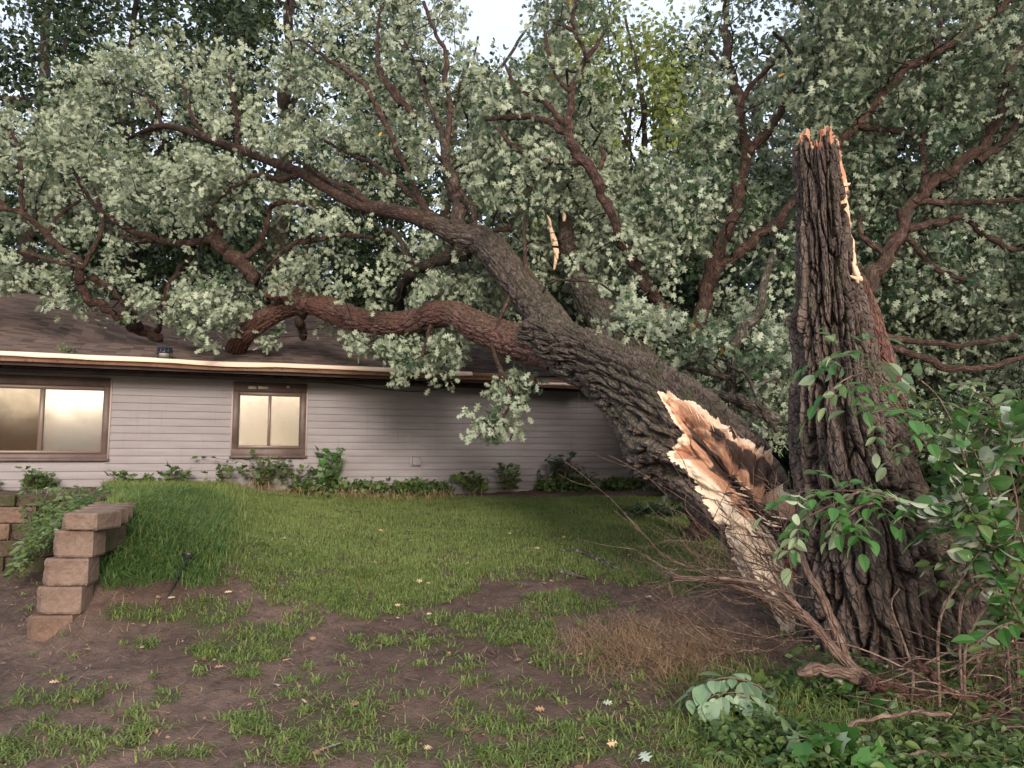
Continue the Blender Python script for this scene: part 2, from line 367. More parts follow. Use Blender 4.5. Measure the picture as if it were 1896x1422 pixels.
def rosettes(cent, axis_bias, nl=7, size=.11, spread=.0, bias_w=1.0, jitter=.04, tmpl=OAK, rng=RNG):
    """each centre: nl leaves radiating round an axis; undersides face back along the axis"""
    n=len(cent); ax=nrm(np.asarray(axis_bias)*bias_w+rng.normal(size=(n,3))*.8)
    ax=np.repeat(ax,nl,0); c=np.repeat(cent,nl,0); r=rng.normal(size=(n*nl,3)); r=nrm(r-(r*ax).sum(-1,keepdims=True)*ax)
    k=rng.uniform(-.25,.75,(n*nl,1)); yd=nrm(r+ax*k+rng.normal(size=(n*nl,3))*.35+np.array((0,0,-.45))); zd=ax-r*k+rng.normal(size=(n*nl,3))*.35
    pos=c+rng.normal(size=c.shape)*jitter+r*.02; sz=size*rng.uniform(.55,1.35,n*nl)
    cv=np.repeat(rng.uniform(0,.55,n),nl); var=np.clip(cv+rng.uniform(0,.45,n*nl),0,1)
    var=np.where(rng.random(n*nl)<.0012,1.0,np.minimum(var,.95))
    return leaves(tmpl,pos,yd,zd,sz,var)
def grow_twigs(cl, seeds, seed_r, rmin=.0035, kr=.0026, ns=5, wob=.10, sag=.0, maxlen=3.0):
    """join every leaf cluster to the nearest wood already there; returns Acc of twig tubes and the twig points"""
    cl=np.asarray(cl); N=list(range(0)); 
    cap=len(seeds)+len(cl)*5+10; pts=np.zeros((cap,3)); par=np.full(cap,-1); pts[:len(seeds)]=seeds; n=len(seeds); rs=np.zeros(cap); rs[:n]=seed_r
    d0=np.array([np.min(((seeds-c)**2).sum(1)) for c in cl]); order=np.argsort(d0); chains=[]; pos_tw=[]
    for i in order:
        c=cl[i]; d=((pts[:n]-c)**2).sum(1); j=int(np.argmin(d)); dl=math.sqrt(d[j])
        if dl>maxlen: continue
        m=4 if dl>.35 else 3; a=pts[j]; ch=[j]; off=RNG.normal(size=3)*wob*dl
        for k in range(1,m+1):
            t=k/m; q=a*(1-t)+c*t+off*math.sin(math.pi*t)+RNG.normal(size=3)*.02*dl*(k<m); q[2]+=sag*dl*math.sin(math.pi*t)
            pts[n]=q; par[n]=ch[-1]; ch.append(n); n+=1
        chains.append(ch)
    cnt=np.zeros(n)
    for ch in chains: cnt[ch[-1]]+=1
    for i in range(n-1,len(seeds)-1,-1):
        if par[i]>=0: cnt[par[i]]+=cnt[i]
    acc=Acc()
    for ch in chains:
        r=[rmin+kr*math.sqrt(cnt[q]) for q in ch]; r[0]=min(r[1], rs[ch[0]]*.8 if ch[0]<len(seeds) else r[1]); 
        if ch[0]<len(seeds): r=[min(x,max(rs[ch[0]]*.7,rmin)) for x in r]
        r[-1]=rmin*.7
        K=np.column_stack([pts[ch],r]); V,F,uv=tube(K,len(ch)+2,ns,False); acc.add(V,F,uv)
    return acc, pts[len(seeds):n]
# ------------------------------------------------------------------ ground
def gbase(x,y):
    b=np.interp(y,[-4,0,3.5,5,7,9,11.5,14,30,60],[-1.6,-1.55,-1.45,-1.24,-1.04,-.85,-.62,-.52,-.5,-.5])
    return b
def gz(x,y):
    x=np.asarray(x,float); y=np.asarray(y,float); b=gbase(x,y)
    side=1-np.clip((x+.12*(y-5.2)+3.3)/2.3,0,1); front=sstep(4.85,6.3,y); back=1-sstep(10.5,14,y)
    lowl=1-sstep(-3.22,-3.04,x+.375*(y-5.4)); pit=lowl*(1-sstep(7.06,7.2,y))
    m=side*front*(1-pit)*(.35+.65*back)
    top=-.43+0*y
    z=b+(top-b)*np.clip(m,0,1)
    z=z+(fbm(x*1.3,y*1.3,0,3,4)-.5)*.10+(fbm(x*6,y*6,0,4,3)-.5)*.03*(1-sstep(12,14,y))
    z=z+.18*np.exp(-(((x-2.75)/.9)**2+((y-4.9)/.7)**2))
    return z
PATCH=[ # grass patches px,py,rx,ry,density
 (250,985,95,70,.0),(500,1170,75,22,.95),(440,1205,85,28,.9),(560,1150,40,20,.7),(245,1135,55,18,1),(265,1192,22,7,.8),(380,1135,75,30,.7),
 (455,1247,45,11,1),(372,1249,22,10,.8),(310,1288,26,16,.8),(245,1345,32,40,.9),(135,1290,70,20,.75),(45,1300,25,12,.7),(140,1375,110,30,.45),(465,1340,42,24,.95),
 (620,1330,100,28,.8),(555,1360,80,22,.8),(640,1290,60,14,.5),(700,1265,30,10,.5),(560,1250,40,12,.6),(340,1395,60,14,.7),(500,1400,60,20,.7),
 (940,1165,85,30,.8),(870,1230,30,9,.8),(890,1260,25,10,.6),(690,1190,60,16,.6),(800,1190,40,12,.5),(1010,1215,30,12,.6),(1090,1245,50,22,.7),(1010,1290,50,16,.5),
 (1150,1260,50,20,.6),(760,1370,110,40,.6),(900,1330,80,30,.6),(1040,1370,120,40,.75),(1200,1350,100,50,.8),(1260,1400,100,40,.85),(930,1400,100,25,.8),(700,1400,80,20,.6),
 (1050,1120,80,22,.6),(1180,1180,40,14,.35),(760,1100,90,24,.85),(600,1090,60,22,.9),(1000,1185,40,12,.5),(840,1150,60,16,.5),(20,1395,40,30,.6),(770,1230,20,6,.6),(650,1232,14,6,.6)]
def gdens(x,y):
    """grass cover 0..1 over the yard"""
    z=gz(x,y); px,py,_=proj(np.stack([x,y,z],-1))
    n=fbm(x*1.4,y*1.4,0,11,4); n2=fbm(x*5,y*5,0,12,3)
    edge=1105-60*sstep(500,360,px)+(n-.5)*170+(n2-.5)*40+30*np.sin(px/90.)
    edge=np.where(px>1080, edge-.12*(px-1080), edge)
    lawn=sstep(24,-34,py-edge)*sstep(330,400,px+ (n2-.5)*40+ (py<960)*60)
    lawn=lawn*(1-.65*sstep(.54,.66,n2)*sstep(960,1080,py))
    d=lawn*(.9+.1*n2)
    for a,b,rx,ry,w in PATCH:
        q=((px-a)/rx)**2+((py-b)/ry)**2; d=np.maximum(d, w*(.62 if b>1240 and a>480 else 1)*sstep(1.35,.55,q+(n2-.5)*1.8))
    mound=sstep(180,215,px)*sstep(445,360,px+(n2-.5)*90)*sstep(1085,1050,py-(n-.5)*40)
    d=np.maximum(d,mound*.9)
    low=sstep(1130,1300,py)*sstep(420,620,px)*sstep(.42,.60,fbm(x*5.5,y*5.5,0,15,4))*.34; low=np.maximum(low,.20*sstep(1200,1300,py)*sstep(.55,.7,fbm(x*5,y*5,0,16,3)))
    d=np.maximum(d,low)
    d=np.where((y>11.9)|(px<185)*(py<1240)*(y<6.9)*(py>1100),d*.2,d)
    return np.clip(d*(1-.9*sstep(.45,.9,np.exp(-(((px-1210)/110)**2+((py-1190)/60)**2)))),0,1)
def make_ground():
    xs=np.concatenate([np.linspace(-70,-9,24),np.linspace(-8.6,5.4,330),np.linspace(6,70,24)])
    ys=np.concatenate([np.linspace(-12,1.4,10),np.linspace(1.6,13.5,330),np.linspace(14.5,110,34)])
    X,Y=np.meshgrid(xs,ys); Z=gz(X,Y); nx=len(xs)
    Z=Z+((fbm(X*25,Y*25,0,8,3)-.5)*.026+(fbm(X*8,Y*8,0,9,3)-.5)*.03)*((X>-8.6)&(X<5.4)&(Y<13.5))
    V=np.stack([X,Y,Z],-1).reshape(-1,3); i=np.arange(len(ys)-1)[:,None]*nx; j=np.arange(nx-1)[None]
    F=np.stack([i+j,i+j+1,i+nx+j+1,i+nx+j],-1).reshape(-1,4)
    t=NT('yard_soil'); ob=t.tex('Object'); n1=t.noise(ob,1.1,5); n2=t.noise(ob,9,6,.7); n3=t.noise(ob,60,4,.7)
    dirt=t.mix(t.ramp(n1,[(.35,0),(.68,1)]),(.112,.07,.055),(.235,.158,.127)); dirt=t.mix(t.ramp(n2,[(.42,0),(.7,.8)]),dirt,(.05,.032,.025))
    dirt=t.mix(t.ramp(n3,[(.6,0),(.75,.5)]),dirt,(.28,.19,.15))
    thatch=t.mix(t.ramp(n2,[(.3,0),(.7,1)]),(.04,.055,.018),(.10,.11,.045))
    at=t.attr('grass'); t.base(t.mix(t.ramp(at,[(.15,0),(.8,.85)]),dirt,thatch),t.ramp(n1,[(.3,.55),(.7,.9)]),.35)
    t.bump(t.math('ADD',t.math('ADD',n2,n3),t.math('MULTIPLY',t.noise(ob,28,5,.75),1.2)),1.0,.03)
    g=mesh_np('ground',V,F,t.m,attr={'grass':gdens(V[:,0],V[:,1])}); tag(g,kind='structure'); return g
make_ground()
def blades(x,y,h,w,lean,var,rng=RNG,flat=0.0):
    n=len(x); z=gz(x,y)-.006; a=rng.uniform(0,2*np.pi,n); dx,dy=np.cos(a),np.sin(a); b=a+np.pi/2+rng.uniform(-.5,.5,n)
    lx,ly=np.cos(b)*lean*h,np.sin(b)*lean*h; p=np.stack([x,y,z],-1); s=np.stack([dx*w,dy*w,0*w],-1)
    mid=p+np.stack([lx*.35,ly*.35,h*.6],-1); tip=p+np.stack([lx,ly,h*(1-.3*lean)],-1)
    V=np.stack([p-s,p+s,mid+s*.75,mid-s*.75,tip],1).reshape(-1,3); k=np.arange(n)[:,None]*5
    return V,[k+np.array([[0,1,2,3]]),k+np.array([[3,2,4]])],np.repeat(var,5)
def make_grass():
    acc=Acc(); r=RNG
    # lawn
    N=520000; d=r.uniform(3.2,12.2,N)**1.0; xx=r.uniform(-5.2,3.6,N)
    y=3.2+(d-3.2); x=xx*(y/7.5)*1.05-.2
    D=gdens(x,y); qx_,qy_,_=proj(np.stack([x,y,gz(x,y)],-1)); keep=r.random(N)<(.95*D**1.3)*np.clip(y/8,.35,1)*(1-.8*sstep(1080,1160,qy_)); x,y,D=x[keep],y[keep],D[keep]
    px,py,_=proj(np.stack([x,y,gz(x,y)],-1))
    tall=(px>185)&(px+(r.random(len(x))-.3)*150<415)&(py<1090)&(y>4.8)
    h=r.uniform(.02,.05,len(x))*(1+.5*fbm(x*3,y*3,0,5,2)); lean=r.uniform(.2,1.1,len(x)); w=r.uniform(.0018,.0035,len(x))
    h=np.where(tall,r.uniform(.07,.18,len(x)),h); w=np.where(tall,w*1.5,w)
    var=np.clip(fbm(x*.9,y*.9,0,6,3)*.75+r.uniform(-.15,.35,len(x)),0,.95); var=np.where(r.random(len(x))<.03,1,var)
    V,F,A=blades(x,y,h,w,lean,var); acc.add(V,F,None,A)
    # crabgrass tufts with broad low blades in the bare ground
    N=14000; cy=r.uniform(3.2,7.2,N); cx=r.uniform(-.75,.45,N)*cy; D=gdens(cx,cy); k=(r.random(N)<D*(.30+.5*sstep(.35,.65,fbm(cx*7,cy*7,0,19,3)))*.8+.010); cx,cy=cx[k],cy[k]
    m=13; x=np.repeat(cx,m)+r.normal(size=len(cx)*m)*.02; y=np.repeat(cy,m)+r.normal(size=len(cx)*m)*.022; n=len(x)
    var=np.clip(np.repeat(r.uniform(.0,.6,len(cx)),m)+r.uniform(0,.35,n),0,.95)
    V,F,A=blades(x,y,r.uniform(.025,.07,n),r.uniform(.0028,.006,n),r.uniform(.8,2.3,n),var); acc.add(V,F,None,A)
    o=acc.build('grass',M['grass'],None,False); tag(o,kind='stuff')
    # dry thatch and stray straws
    acc=Acc(); N=4200; y=r.uniform(3.2,7.5,N); x=r.uniform(-.7,.5,N)*y
    n=N; a=r.uniform(0,6.28,n); L=r.uniform(.03,.13,n); z=gz(x,y)+.012; p=np.stack([x,y,z],-1); dd=np.stack([np.cos(a)*L,np.sin(a)*L,r.uniform(-.005,.03,n)],-1); q=p+dd; q[:,2]=np.maximum(q[:,2],gz(q[:,0],q[:,1])+.006)
    s=np.stack([-np.sin(a),np.cos(a),0*a],-1)*.0018; V=np.stack([p-s,p+s,q+s*.4,q-s*.4],1).reshape(-1,3); acc.add(V,np.arange(n)[:,None]*4+np.arange(4)[None],None,np.repeat(r.uniform(0,1,n),4))
    # straw mound by the brush
    N=5200; c=P(1215,1190,5.0); x=c[0]+r.normal(size=N)*.27; y=c[1]+.05+r.normal(size=N)*.26; L=r.uniform(.05,.22,N); a=r.uniform(0,6.28,N)
    p=np.stack([x,y,gz(x,y)+.0+r.uniform(0,.05,N)*np.exp(-((x-c[0])/.3)**2)],-1); q=p+np.stack([np.cos(a)*L,np.sin(a)*L,r.uniform(0,.09,N)],-1); s=np.stack([-np.sin(a),np.cos(a),0*a],-1)*.0014
    V=np.stack([p-s,p+s,q+s*.4,q-s*.4],1).reshape(-1,3); acc.add(V,np.arange(N)[:,None]*4+np.arange(4)[None],None,np.repeat(r.uniform(0,.6,N),4))
    # dead stalks along the wall
    N=620; t=np.clip(r.choice([440,520,690,800,640],N)+r.normal(size=N)*38,395,960); pts=np.array([P(a,b,11.1) for a,b in zip(t,r.uniform(905,925,N))]); x,y=pts[:,0],pts[:,1]+r.normal(size=N)*.1+(t-500)*.0018
    V,F,A=blades(x,y,r.uniform(.08,.28,N),r.uniform(.002,.004,N),r.uniform(.8,2.4,N),r.uniform(0,1,N)); acc.add(V,F,None,A)
    tag(acc.build('dry_straw',M['straw'],None,False),kind='stuff')
    # fine brown litter
    N=9000; y=r.uniform(3.2,8.5,N)**1; x=r.uniform(-.72,.6,N)*y; px,py,_=proj(np.stack([x,y,gz(x,y)],-1)); pile=np.exp(-(((px-330)/120)**2+((py-1095)/35)**2))+np.exp(-(((px-60)/60)**2+((py-1120)/60)**2))
    k=r.random(N)<.22+.7*pile+.3*(px>1150); x,y=x[k],y[k]; n=len(x)
    pos=np.stack([x,y,gz(x,y)+.012],-1); V,F,A=leaves(SIMPLE,pos,nrm(np.stack([r.normal(size=n),r.normal(size=n),r.normal(size=n)*.2],-1)),np.stack([r.normal(size=n)*.4,r.normal(size=n)*.4,np.ones(n)],-1),r.uniform(.006,.03,n)*(1+.8*(r.random(n)<.1)),r.uniform(0,.8,n))
    tag(mesh_np('leaf_litter',V,F,M['litter'],attr={'var':A},smooth=False),kind='stuff')
make_grass()
# ------------------------------------------------------------------ house
AL=math.radians(21.0); U=np.array((math.cos(AL),math.sin(AL),0)); NO=np.array((math.sin(AL),-math.cos(AL),0)); ZZ=np.array((0,0,1.))
REV=.11; W0=P(500,850,11.72)
def W(px,py,off=0.0):
    """photo pixel -> (t,z) on the wall plane pushed out by off"""
    d=P(px,py,1.0); o=W0+NO*off; s=o.dot(NO)/d.dot(NO); q=d*s; return (q-W0).dot(U), q[2]
def WP(t,z,off=0.0): return W0+U*t+NO*off+ZZ*z
def build_house():
    t0=W(-420,850)[0]; t1=W(1222,850)[0]; zb=W(800,912)[1]-.28; zt=W(500,706)[1]
    house=empty('house',WP((t0+t1)/2,zb,-3.5),'low grey house with lap siding and brown shingle roof under the fallen oak','house')
    a=W(206,703); b=W(-190,853); LW=(b[0],a[0],b[1],a[1]+.02)
    a=W(568,712); b=W(428,847); SW=(b[0],a[0],b[1],a[1]+.005)
    acc=Acc(); nrow=int(round((zt-zb)/REV))+1; r=random.Random(3)
    for k in range(nrow+1):
        zlo=zb+k*REV; zhi=min(zlo+REV+.012, zt+.06)
        if zlo>zt+.03: break
        segs=[(t0,t1)]
        for w in (LW,SW):
            if zhi>w[2]+.01 and zlo<w[3]-.005:
                ns=[]
                for s in segs:
                    if w[0]>s[0] and w[1]<s[1]: ns+= [(s[0],w[0]+.02),(w[1]-.02,s[1])]
                    else: ns.append(s)
                segs=ns
        for s in segs:
            # board lengths with butt joints
            cuts=[s[0]]; 
            while cuts[-1]<s[1]-4.2: cuts.append(cuts[-1]+3.66+ (r.random()-.5)*.8)
            cuts.append(s[1])
            for c0,c1 in zip(cuts[:-1],cuts[1:]):
                e=.0012; tt=np.linspace(c0+e,c1-e,max(2,int((c1-c0)/.5)))
                wob=(fbm(tt*1.3,k*7.1,0,2,2)-.5)*.006; V=[]
                for tq,wq in zip(tt,wob):
                    V+=[WP(tq,zlo,0),WP(tq,zlo,.021+wq*.5),WP(tq,zlo+.003,.022+wq*.5),WP(tq,zhi,.002)]
                F=[]; 
                for i in range(len(tt)-1):
                    for j in range(3): F.append((4*i+j,4*i+4+j,4*i+5+j,4*i+1+j))
                uv=np.array([(np.dot(v-W0,U),v[2]) for v in V]); acc.add(V,F,uv,k/20.0+.01*r.random())
    t=NT('grey_siding'); uv=t.tex('UV'); n=t.noise(t.map(uv,(.5,4,1)),3,5); n2=t.noise(t.map(uv,(6,60,1)),4,4); n3=t.noise(uv,1.2,4)
    c=t.mix(t.ramp(n,[(.3,0),(.7,1)]),(.232,.216,.232),(.292,.275,.292)); c=t.mix(t.ramp(n3,[(.55,0),(.75,.35)]),c,(.20,.17,.17)); 
    st=t.noise(t.map(uv,(9,.5,1)),2,5); c=t.mix(t.ramp(st,[(.58,0),(.72,.3)]),c,(.16,.135,.135))
    t.base(c,.62,.3); t.bump(n2,.25,.004); sm=t.m
    wall=acc.build('siding',sm,house)
    # body of the house behind the siding, with other walls
    D=9.0; acc=Acc()
    def quad(A,a,b,c,d,v=0): A.add([a,b,c,d],[[0,1,2,3]],np.array([(0,0),(1,0),(1,1),(0,1)]),v)
    q=.012
    for (x0,x1,z0,z1) in ((t0,LW[0],zb-.3,zt+.1),(LW[1],SW[0],zb-.3,zt+.1),(SW[1],t1,zb-.3,zt+.1),(LW[0],LW[1],zb-.3,LW[2]),(SW[0],SW[1],zb-.3,SW[2]),(LW[0],LW[1],LW[3],zt+.1),(SW[0],SW[1],SW[3],zt+.1)):
        quad(acc,WP(x0,z0,-q),WP(x1,z0,-q),WP(x1,z1,-q),WP(x0,z1,-q))
    quad(acc,WP(t1,zb-.3,-q),WP(t1,zb-.3,-D),WP(t1,zt+.1,-D),WP(t1,zt+.1,-q)); quad(acc,WP(t0,zb-.3,-D),WP(t0,zb-.3,-q),WP(t0,zt+.1,-q),WP(t0,zt+.1,-D)); quad(acc,WP(t1,zb-.3,-D),WP(t0,zb-.3,-D),WP(t0,zt+.1,-D),WP(t1,zt+.1,-D))
    acc.build('wall',sm,house)
    # foundation: pale block course
    acc=Acc(); box(acc,WP((t0+t1)/2,zb-.22,-.045),U,NO,ZZ,(t1-t0)/2,.06,.22)
    t=NT('foundation_concrete'); t.base(t.mix(t.noise(t.tex('Object'),12,5),(.3,.23,.19),(.5,.42,.36)),.9); t.bump(t.noise(t.tex('Object'),60,4),.4,.01)
    acc.build('foundation',t.m,house)
    # frieze board, soffit, fascia
    OV=.78; ze=W(500,690,OV)[1]; zs=ze-.03
    brown=NT('brown_trim'); ob=brown.tex('Object'); n=brown.noise(ob,5,5); brown.base(brown.mix(brown.ramp(n,[(.35,0),(.7,1)]),(.075,.05,.047),(.13,.092,.085)),.5,.4); brown.bump(brown.noise(brown.map(ob,(1,1,30)),6,3),.15,.004)
    bt=brown.m
    acc=Acc(); box(acc,WP((t0+t1)/2,zt+.035,.018),U,NO,ZZ,(t1-t0)/2,.018,.035); acc.build('frieze_board',bt,house)
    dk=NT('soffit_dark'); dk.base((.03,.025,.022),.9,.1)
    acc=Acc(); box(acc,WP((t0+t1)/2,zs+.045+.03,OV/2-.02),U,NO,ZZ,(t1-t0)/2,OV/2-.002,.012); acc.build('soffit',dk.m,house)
    # roof with lapped shingle courses and a dent where the limbs came down
    SL=math.radians(18); run=6.2; zr0=ze+.115; over=.9
    ta,tb=t0-.3,t1+.45; nt=260; tt=np.linspace(ta,tb,nt); ex=.105; nc=int(run/ex)
    dent_p=[(W(255,640)[0],2.3,1.25,.75,.30),(W(330,640)[0]+.5,3.6,1.5,1.3,.32),(W(435,650)[0],1.7,.45,.5,.16),(W(735,600)[0],2.2,.8,.6,.10)]
    def dent(t_,r_):
        h=0
        for (a,b,wt,wr,dp) in dent_p: h=h+dp*np.exp(-(np.abs((t_-a)/wt)**3+np.abs((r_-b)/wr)**3))
        sag=.05*np.sin(t_*1.1+1)*np.exp(-((r_-2.5)/2.5)**2)
        rip=.007*(fbm(t_*3,r_*3,0,21,3)-.5)*(1+6*np.clip(h,0,.3)/.3)
        return -h+sag*.5+rip
    def RP(t_,r_,lift=0):
        return W0[None]+U[None]*t_[:,None]+NO[None]*(OV-r_*math.cos(SL))[:,None]+ZZ[None]*(zr0-W0[2]*0+r_*math.sin(SL)+dent(t_,r_)+lift)[:,None]
    Vs=[];uvs=[]
    for k in range(nc):
        for (r_,l) in ((k*ex,.017),(k*ex+.0001,.019),((k+1)*ex,.0)):
            jit=.004*(vn(tt*7.0,k*3.3,0,2)-.5)
            Vs.append(RP(tt,np.full(nt,r_),l+(jit if l>0 else 0))); uvs.append(np.stack([tt,np.full(nt,k*ex+(ex*.02 if l>0 and r_==k*ex else (.03*ex if l>0 else ex*.98)))],-1))
    V=np.concatenate(Vs); uv=np.concatenate(uvs); i=np.arange(len(Vs)-1)[:,None]*nt; j=np.arange(nt-1)[None]; F=np.stack([i+j,i+j+1,i+nt+j+1,i+nt+j],-1).reshape(-1,4)
    t=NT('brown_shingles'); u=t.tex('UV'); br=t.N('TexBrick'); t.L(u,br.inputs['Vector']); br.inputs['Scale'].default_value=1; br.inputs['Brick Width'].default_value=.16; br.inputs['Row Height'].default_value=ex; br.inputs['Mortar Size'].default_value=.0; br.offset=.37; br.offset_frequency=1; br.squash=1
    br.inputs['Color1'].default_value=(0,0,0,1); br.inputs['Color2'].default_value=(1,1,1,1); br.inputs['Bias'].default_value=0
    n=t.noise(u,2.0,4); n4=t.noise(t.map(u,(1,1,1)),120,3)
    c=t.mix(br.outputs[0],(.024,.019,.019),(.105,.074,.066)); c=t.mix(t.ramp(n,[(.4,0),(.65,.15)]),c,(.055,.045,.046)); c=t.mix(t.ramp(n4,[(.5,0),(.7,.5)]),c,(.13,.1,.09)); t.base(c,.75,.4); t.bump(n4,.5,.004)
    shm=t.m; mesh_np('roof',V,F,shm,house,uv)
    rt=RP(np.array([ta,tb]),np.array([run,run])); rb=rt-NO*(run*math.cos(SL))*2+0; rb=np.array([rt[0]-NO*run*math.cos(SL)-ZZ*run*math.sin(SL),rt[1]-NO*run*math.cos(SL)-ZZ*run*math.sin(SL)])
    mesh_np('rear_roof',np.array([rt[0],rt[1],rb[1],rb[0]])+ZZ*.01,[[0,1,2,3]],shm,house,np.array([(0,0),(20,0),(20,7),(0,7)]))
    rf=RP(np.array([ta,tb]),np.array([0.,0]))-ZZ*.02
    for i in (0,1):
        tw=t0 if i==0 else t1
        g=Acc(); A_=WP(tw,zt+.1,-.013); B_=WP(tw,zt+.1,-D); C_=WP(tw,rt[i][2]-.15,-(run*math.cos(SL)-OV)); g.add([A_,B_,C_],[[0,1,2]],np.array([(0,0),(9,0),(4,2)])); g.build('gable',sm,house)
    acc=Acc(); box(acc,WP((ta+tb)/2,zr0-.075,OV-.02),U,NO,ZZ,(tb-ta)/2-.01,.012,.07); acc.build('fascia',bt,house)
    # gutter: K-profile channel, broken short of the wall's end
    def gutter(name,g0,g1,tilt=0.0,dz=0.0,roll=0.0,mat=None):
        prof=[(.0,-.015),(.0,-.10),(.075,-.10),(.085,-.07),(.118,-.035),(.122,-.006),(.116,.004),(.104,.004),(.102,-.02),(.07,-.085),(.01,-.09),(.008,-.015)]
        n=60; tq=np.linspace(g0,g1,n); V=[];
        for x in tq:
            wz=.007*math.sin(x*1.7)+(vn(x*1.2,3,0,4)-.5)*.012
            for (o_,z_) in prof:
                o2=o_*math.cos(roll)-z_*math.sin(roll); z2=o_*math.sin(roll)+z_*math.cos(roll)
                V.append(WP(x,zr0+z2+wz-.004+dz+tilt*(x-g0),OV+.003+o2))
        F=grid_faces(n,len(prof)); t=NT('copper_brown_gutter'); o=t.tex('Object'); nn=t.noise(o,2.5,5); n9=t.noise(o,26,5)
        c=t.mix(t.ramp(nn,[(.35,0),(.65,1)]),(.20,.105,.07),(.34,.2,.15)); c=t.mix(t.ramp(n9,[(.58,0),(.68,.8)]),c,(.07,.04,.03)); t.base(c,.3,.6,.25)
        ob_=mesh_np(name,np.array(V),F,t.m,house,smooth=False); return ob_
    gA=W(985,700,OV)[0]; gB=W(1078,700,OV)[0]
    gut=gutter('gutter',ta,gA); 
    # front-edge lip strip, its pale colour painted in for the gutter's sky gleam
    def lip(name,g0,g1,dz,par):
        n=90; tq=np.linspace(g0,g1,n); V=[]
        for x in tq:
            wz=.007*math.sin(x*1.7)+(vn(x*1.2,3,0,4)-.5)*.012; e=(vn(x*3,8,0,5)-.5)*.008
            for (o_,z_) in ((.045,.026),(.112+e*.3,.012),(.146,-.030+e),(.140,-.050+e*2),(.134,-.050+e*2),(.104,.006),(.045,.020)): V.append(WP(x,zr0+z_+wz+dz,OV+.003+o_))
        t=NT('weathered_gleam_lip'); o=t.tex('Object'); n9=t.noise(o,18,6,.7); c=t.mix(t.ramp(n9,[(.66,0),(.7,1)]),(.86,.68,.54),(.25,.15,.11)); t.base(c,.35,.6,.1)
        return mesh_np(name,np.array(V),grid_faces(n,7),t.m,par,smooth=False)
    lip('gutter_gleam_lip',ta,W(870,700,OV)[0],0,gut)
    g2=gutter('broken_gutter',gA+.03,gB,-.02,-.09,.25); g2['label']='end piece of gutter bent down from the eave'; lip('gutter_gleam_lip',gA+.05,gB-.1,-.115,g2)
    # windows
    glass=[]
    def window(name,wd,panes,lab,mats,board=True):
        x0,x1,z0,z1=wd; fr=Acc()
        def bar(a,b,c,d,o0,o1,A=fr): box(A,WP((a+b)/2,(c+d)/2,(o0+o1)/2),U,NO,ZZ,(b-a)/2,(o1-o0)/2,(d-c)/2)
        pw=.085
        hb=panes[0][3]+.07
        bar(x0,x1,hb,z1,-.05,.035); bar(x0,x1,z0,panes[0][2]-.06,-.05,.03); bar(x0,x0+pw,panes[0][2]-.06,hb,-.05,.033); bar(x1-pw,x1,panes[0][2]-.06,hb,-.05,.033)
        w=fr.build(name,bt,house); bevel(w,.004,1); w['label']=lab
        tm=NT('grey_edge_trim'); tm.base((.42,.34,.33),.6)
        for xa in (x1,x0-.022): e=Acc(); bar(xa,xa+.022,z0,z1,-.01,.03,e); e.build('casing',tm.m,w)
        s=Acc(); a0,a1=panes[0][0],panes[-1][1]; zl,zh=panes[0][2],panes[0][3]
        bar(x0+pw,x1-pw,zl-.055,zl-.012,-.05,.022,s); bar(x0+pw,x1-pw,zh+.012,zh+.066,-.05,.02,s); bar(x0+pw+.001,a0-.01,zl-.012,zh+.012,-.05,.018,s); bar(a1+.01,x1-pw-.001,zl-.012,zh+.012,-.05,.018,s)
        for p,q_ in zip(panes[:-1],panes[1:]): bar(p[1],q_[0],zl-.012,zh+.012,-.045,.016,s)
        t=NT('bronze_sash'); t.base((.15,.105,.09),.4,.5); bevel(s.build('sash',t.m,w),.004,1)
        si=Acc(); bar(x0-.03,x1+.03,z0-.012,z0+.03,-.02,.062,si); bevel(si.build('sill',bt,w),.005,1)
        for p,m_ in zip(panes,mats):
            g=Acc(); a,b,c,d=p; q4=[WP(a-.004,c-.01,-.012),WP(b+.004,c-.01,-.012),WP(b+.004,d+.01,-.012),WP(a-.004,d+.01,-.012)]
            B4=[v-NO*.006 for v in q4]; V=q4+B4
            g.add(V,[[0,1,2,3],[7,6,5,4],[0,4,5,1],[1,5,6,2],[2,6,7,3],[3,7,4,0]],np.array([(0,0),(b-a,0),(b-a,d-c),(0,d-c)]*2)); g.build('pane',m_,w,False)
        cur=Acc(); cur.add([WP(a0-.05,zl-.05,-.075),WP(a1+.05,zl-.05,-.075),WP(a1+.05,zh+.05,-.075),WP(a0-.05,zh+.05,-.075)],[[0,1,2,3]],np.array([(0,0),(1,0),(1,1),(0,1)])); 
        t=NT('drawn_blind'); u=t.tex('Object'); t.base(t.mix(t.noise(u,3,4),(.45,.38,.31),(.66,.58,.48)),.9); cur.build('blind',t.m,w)
        return w
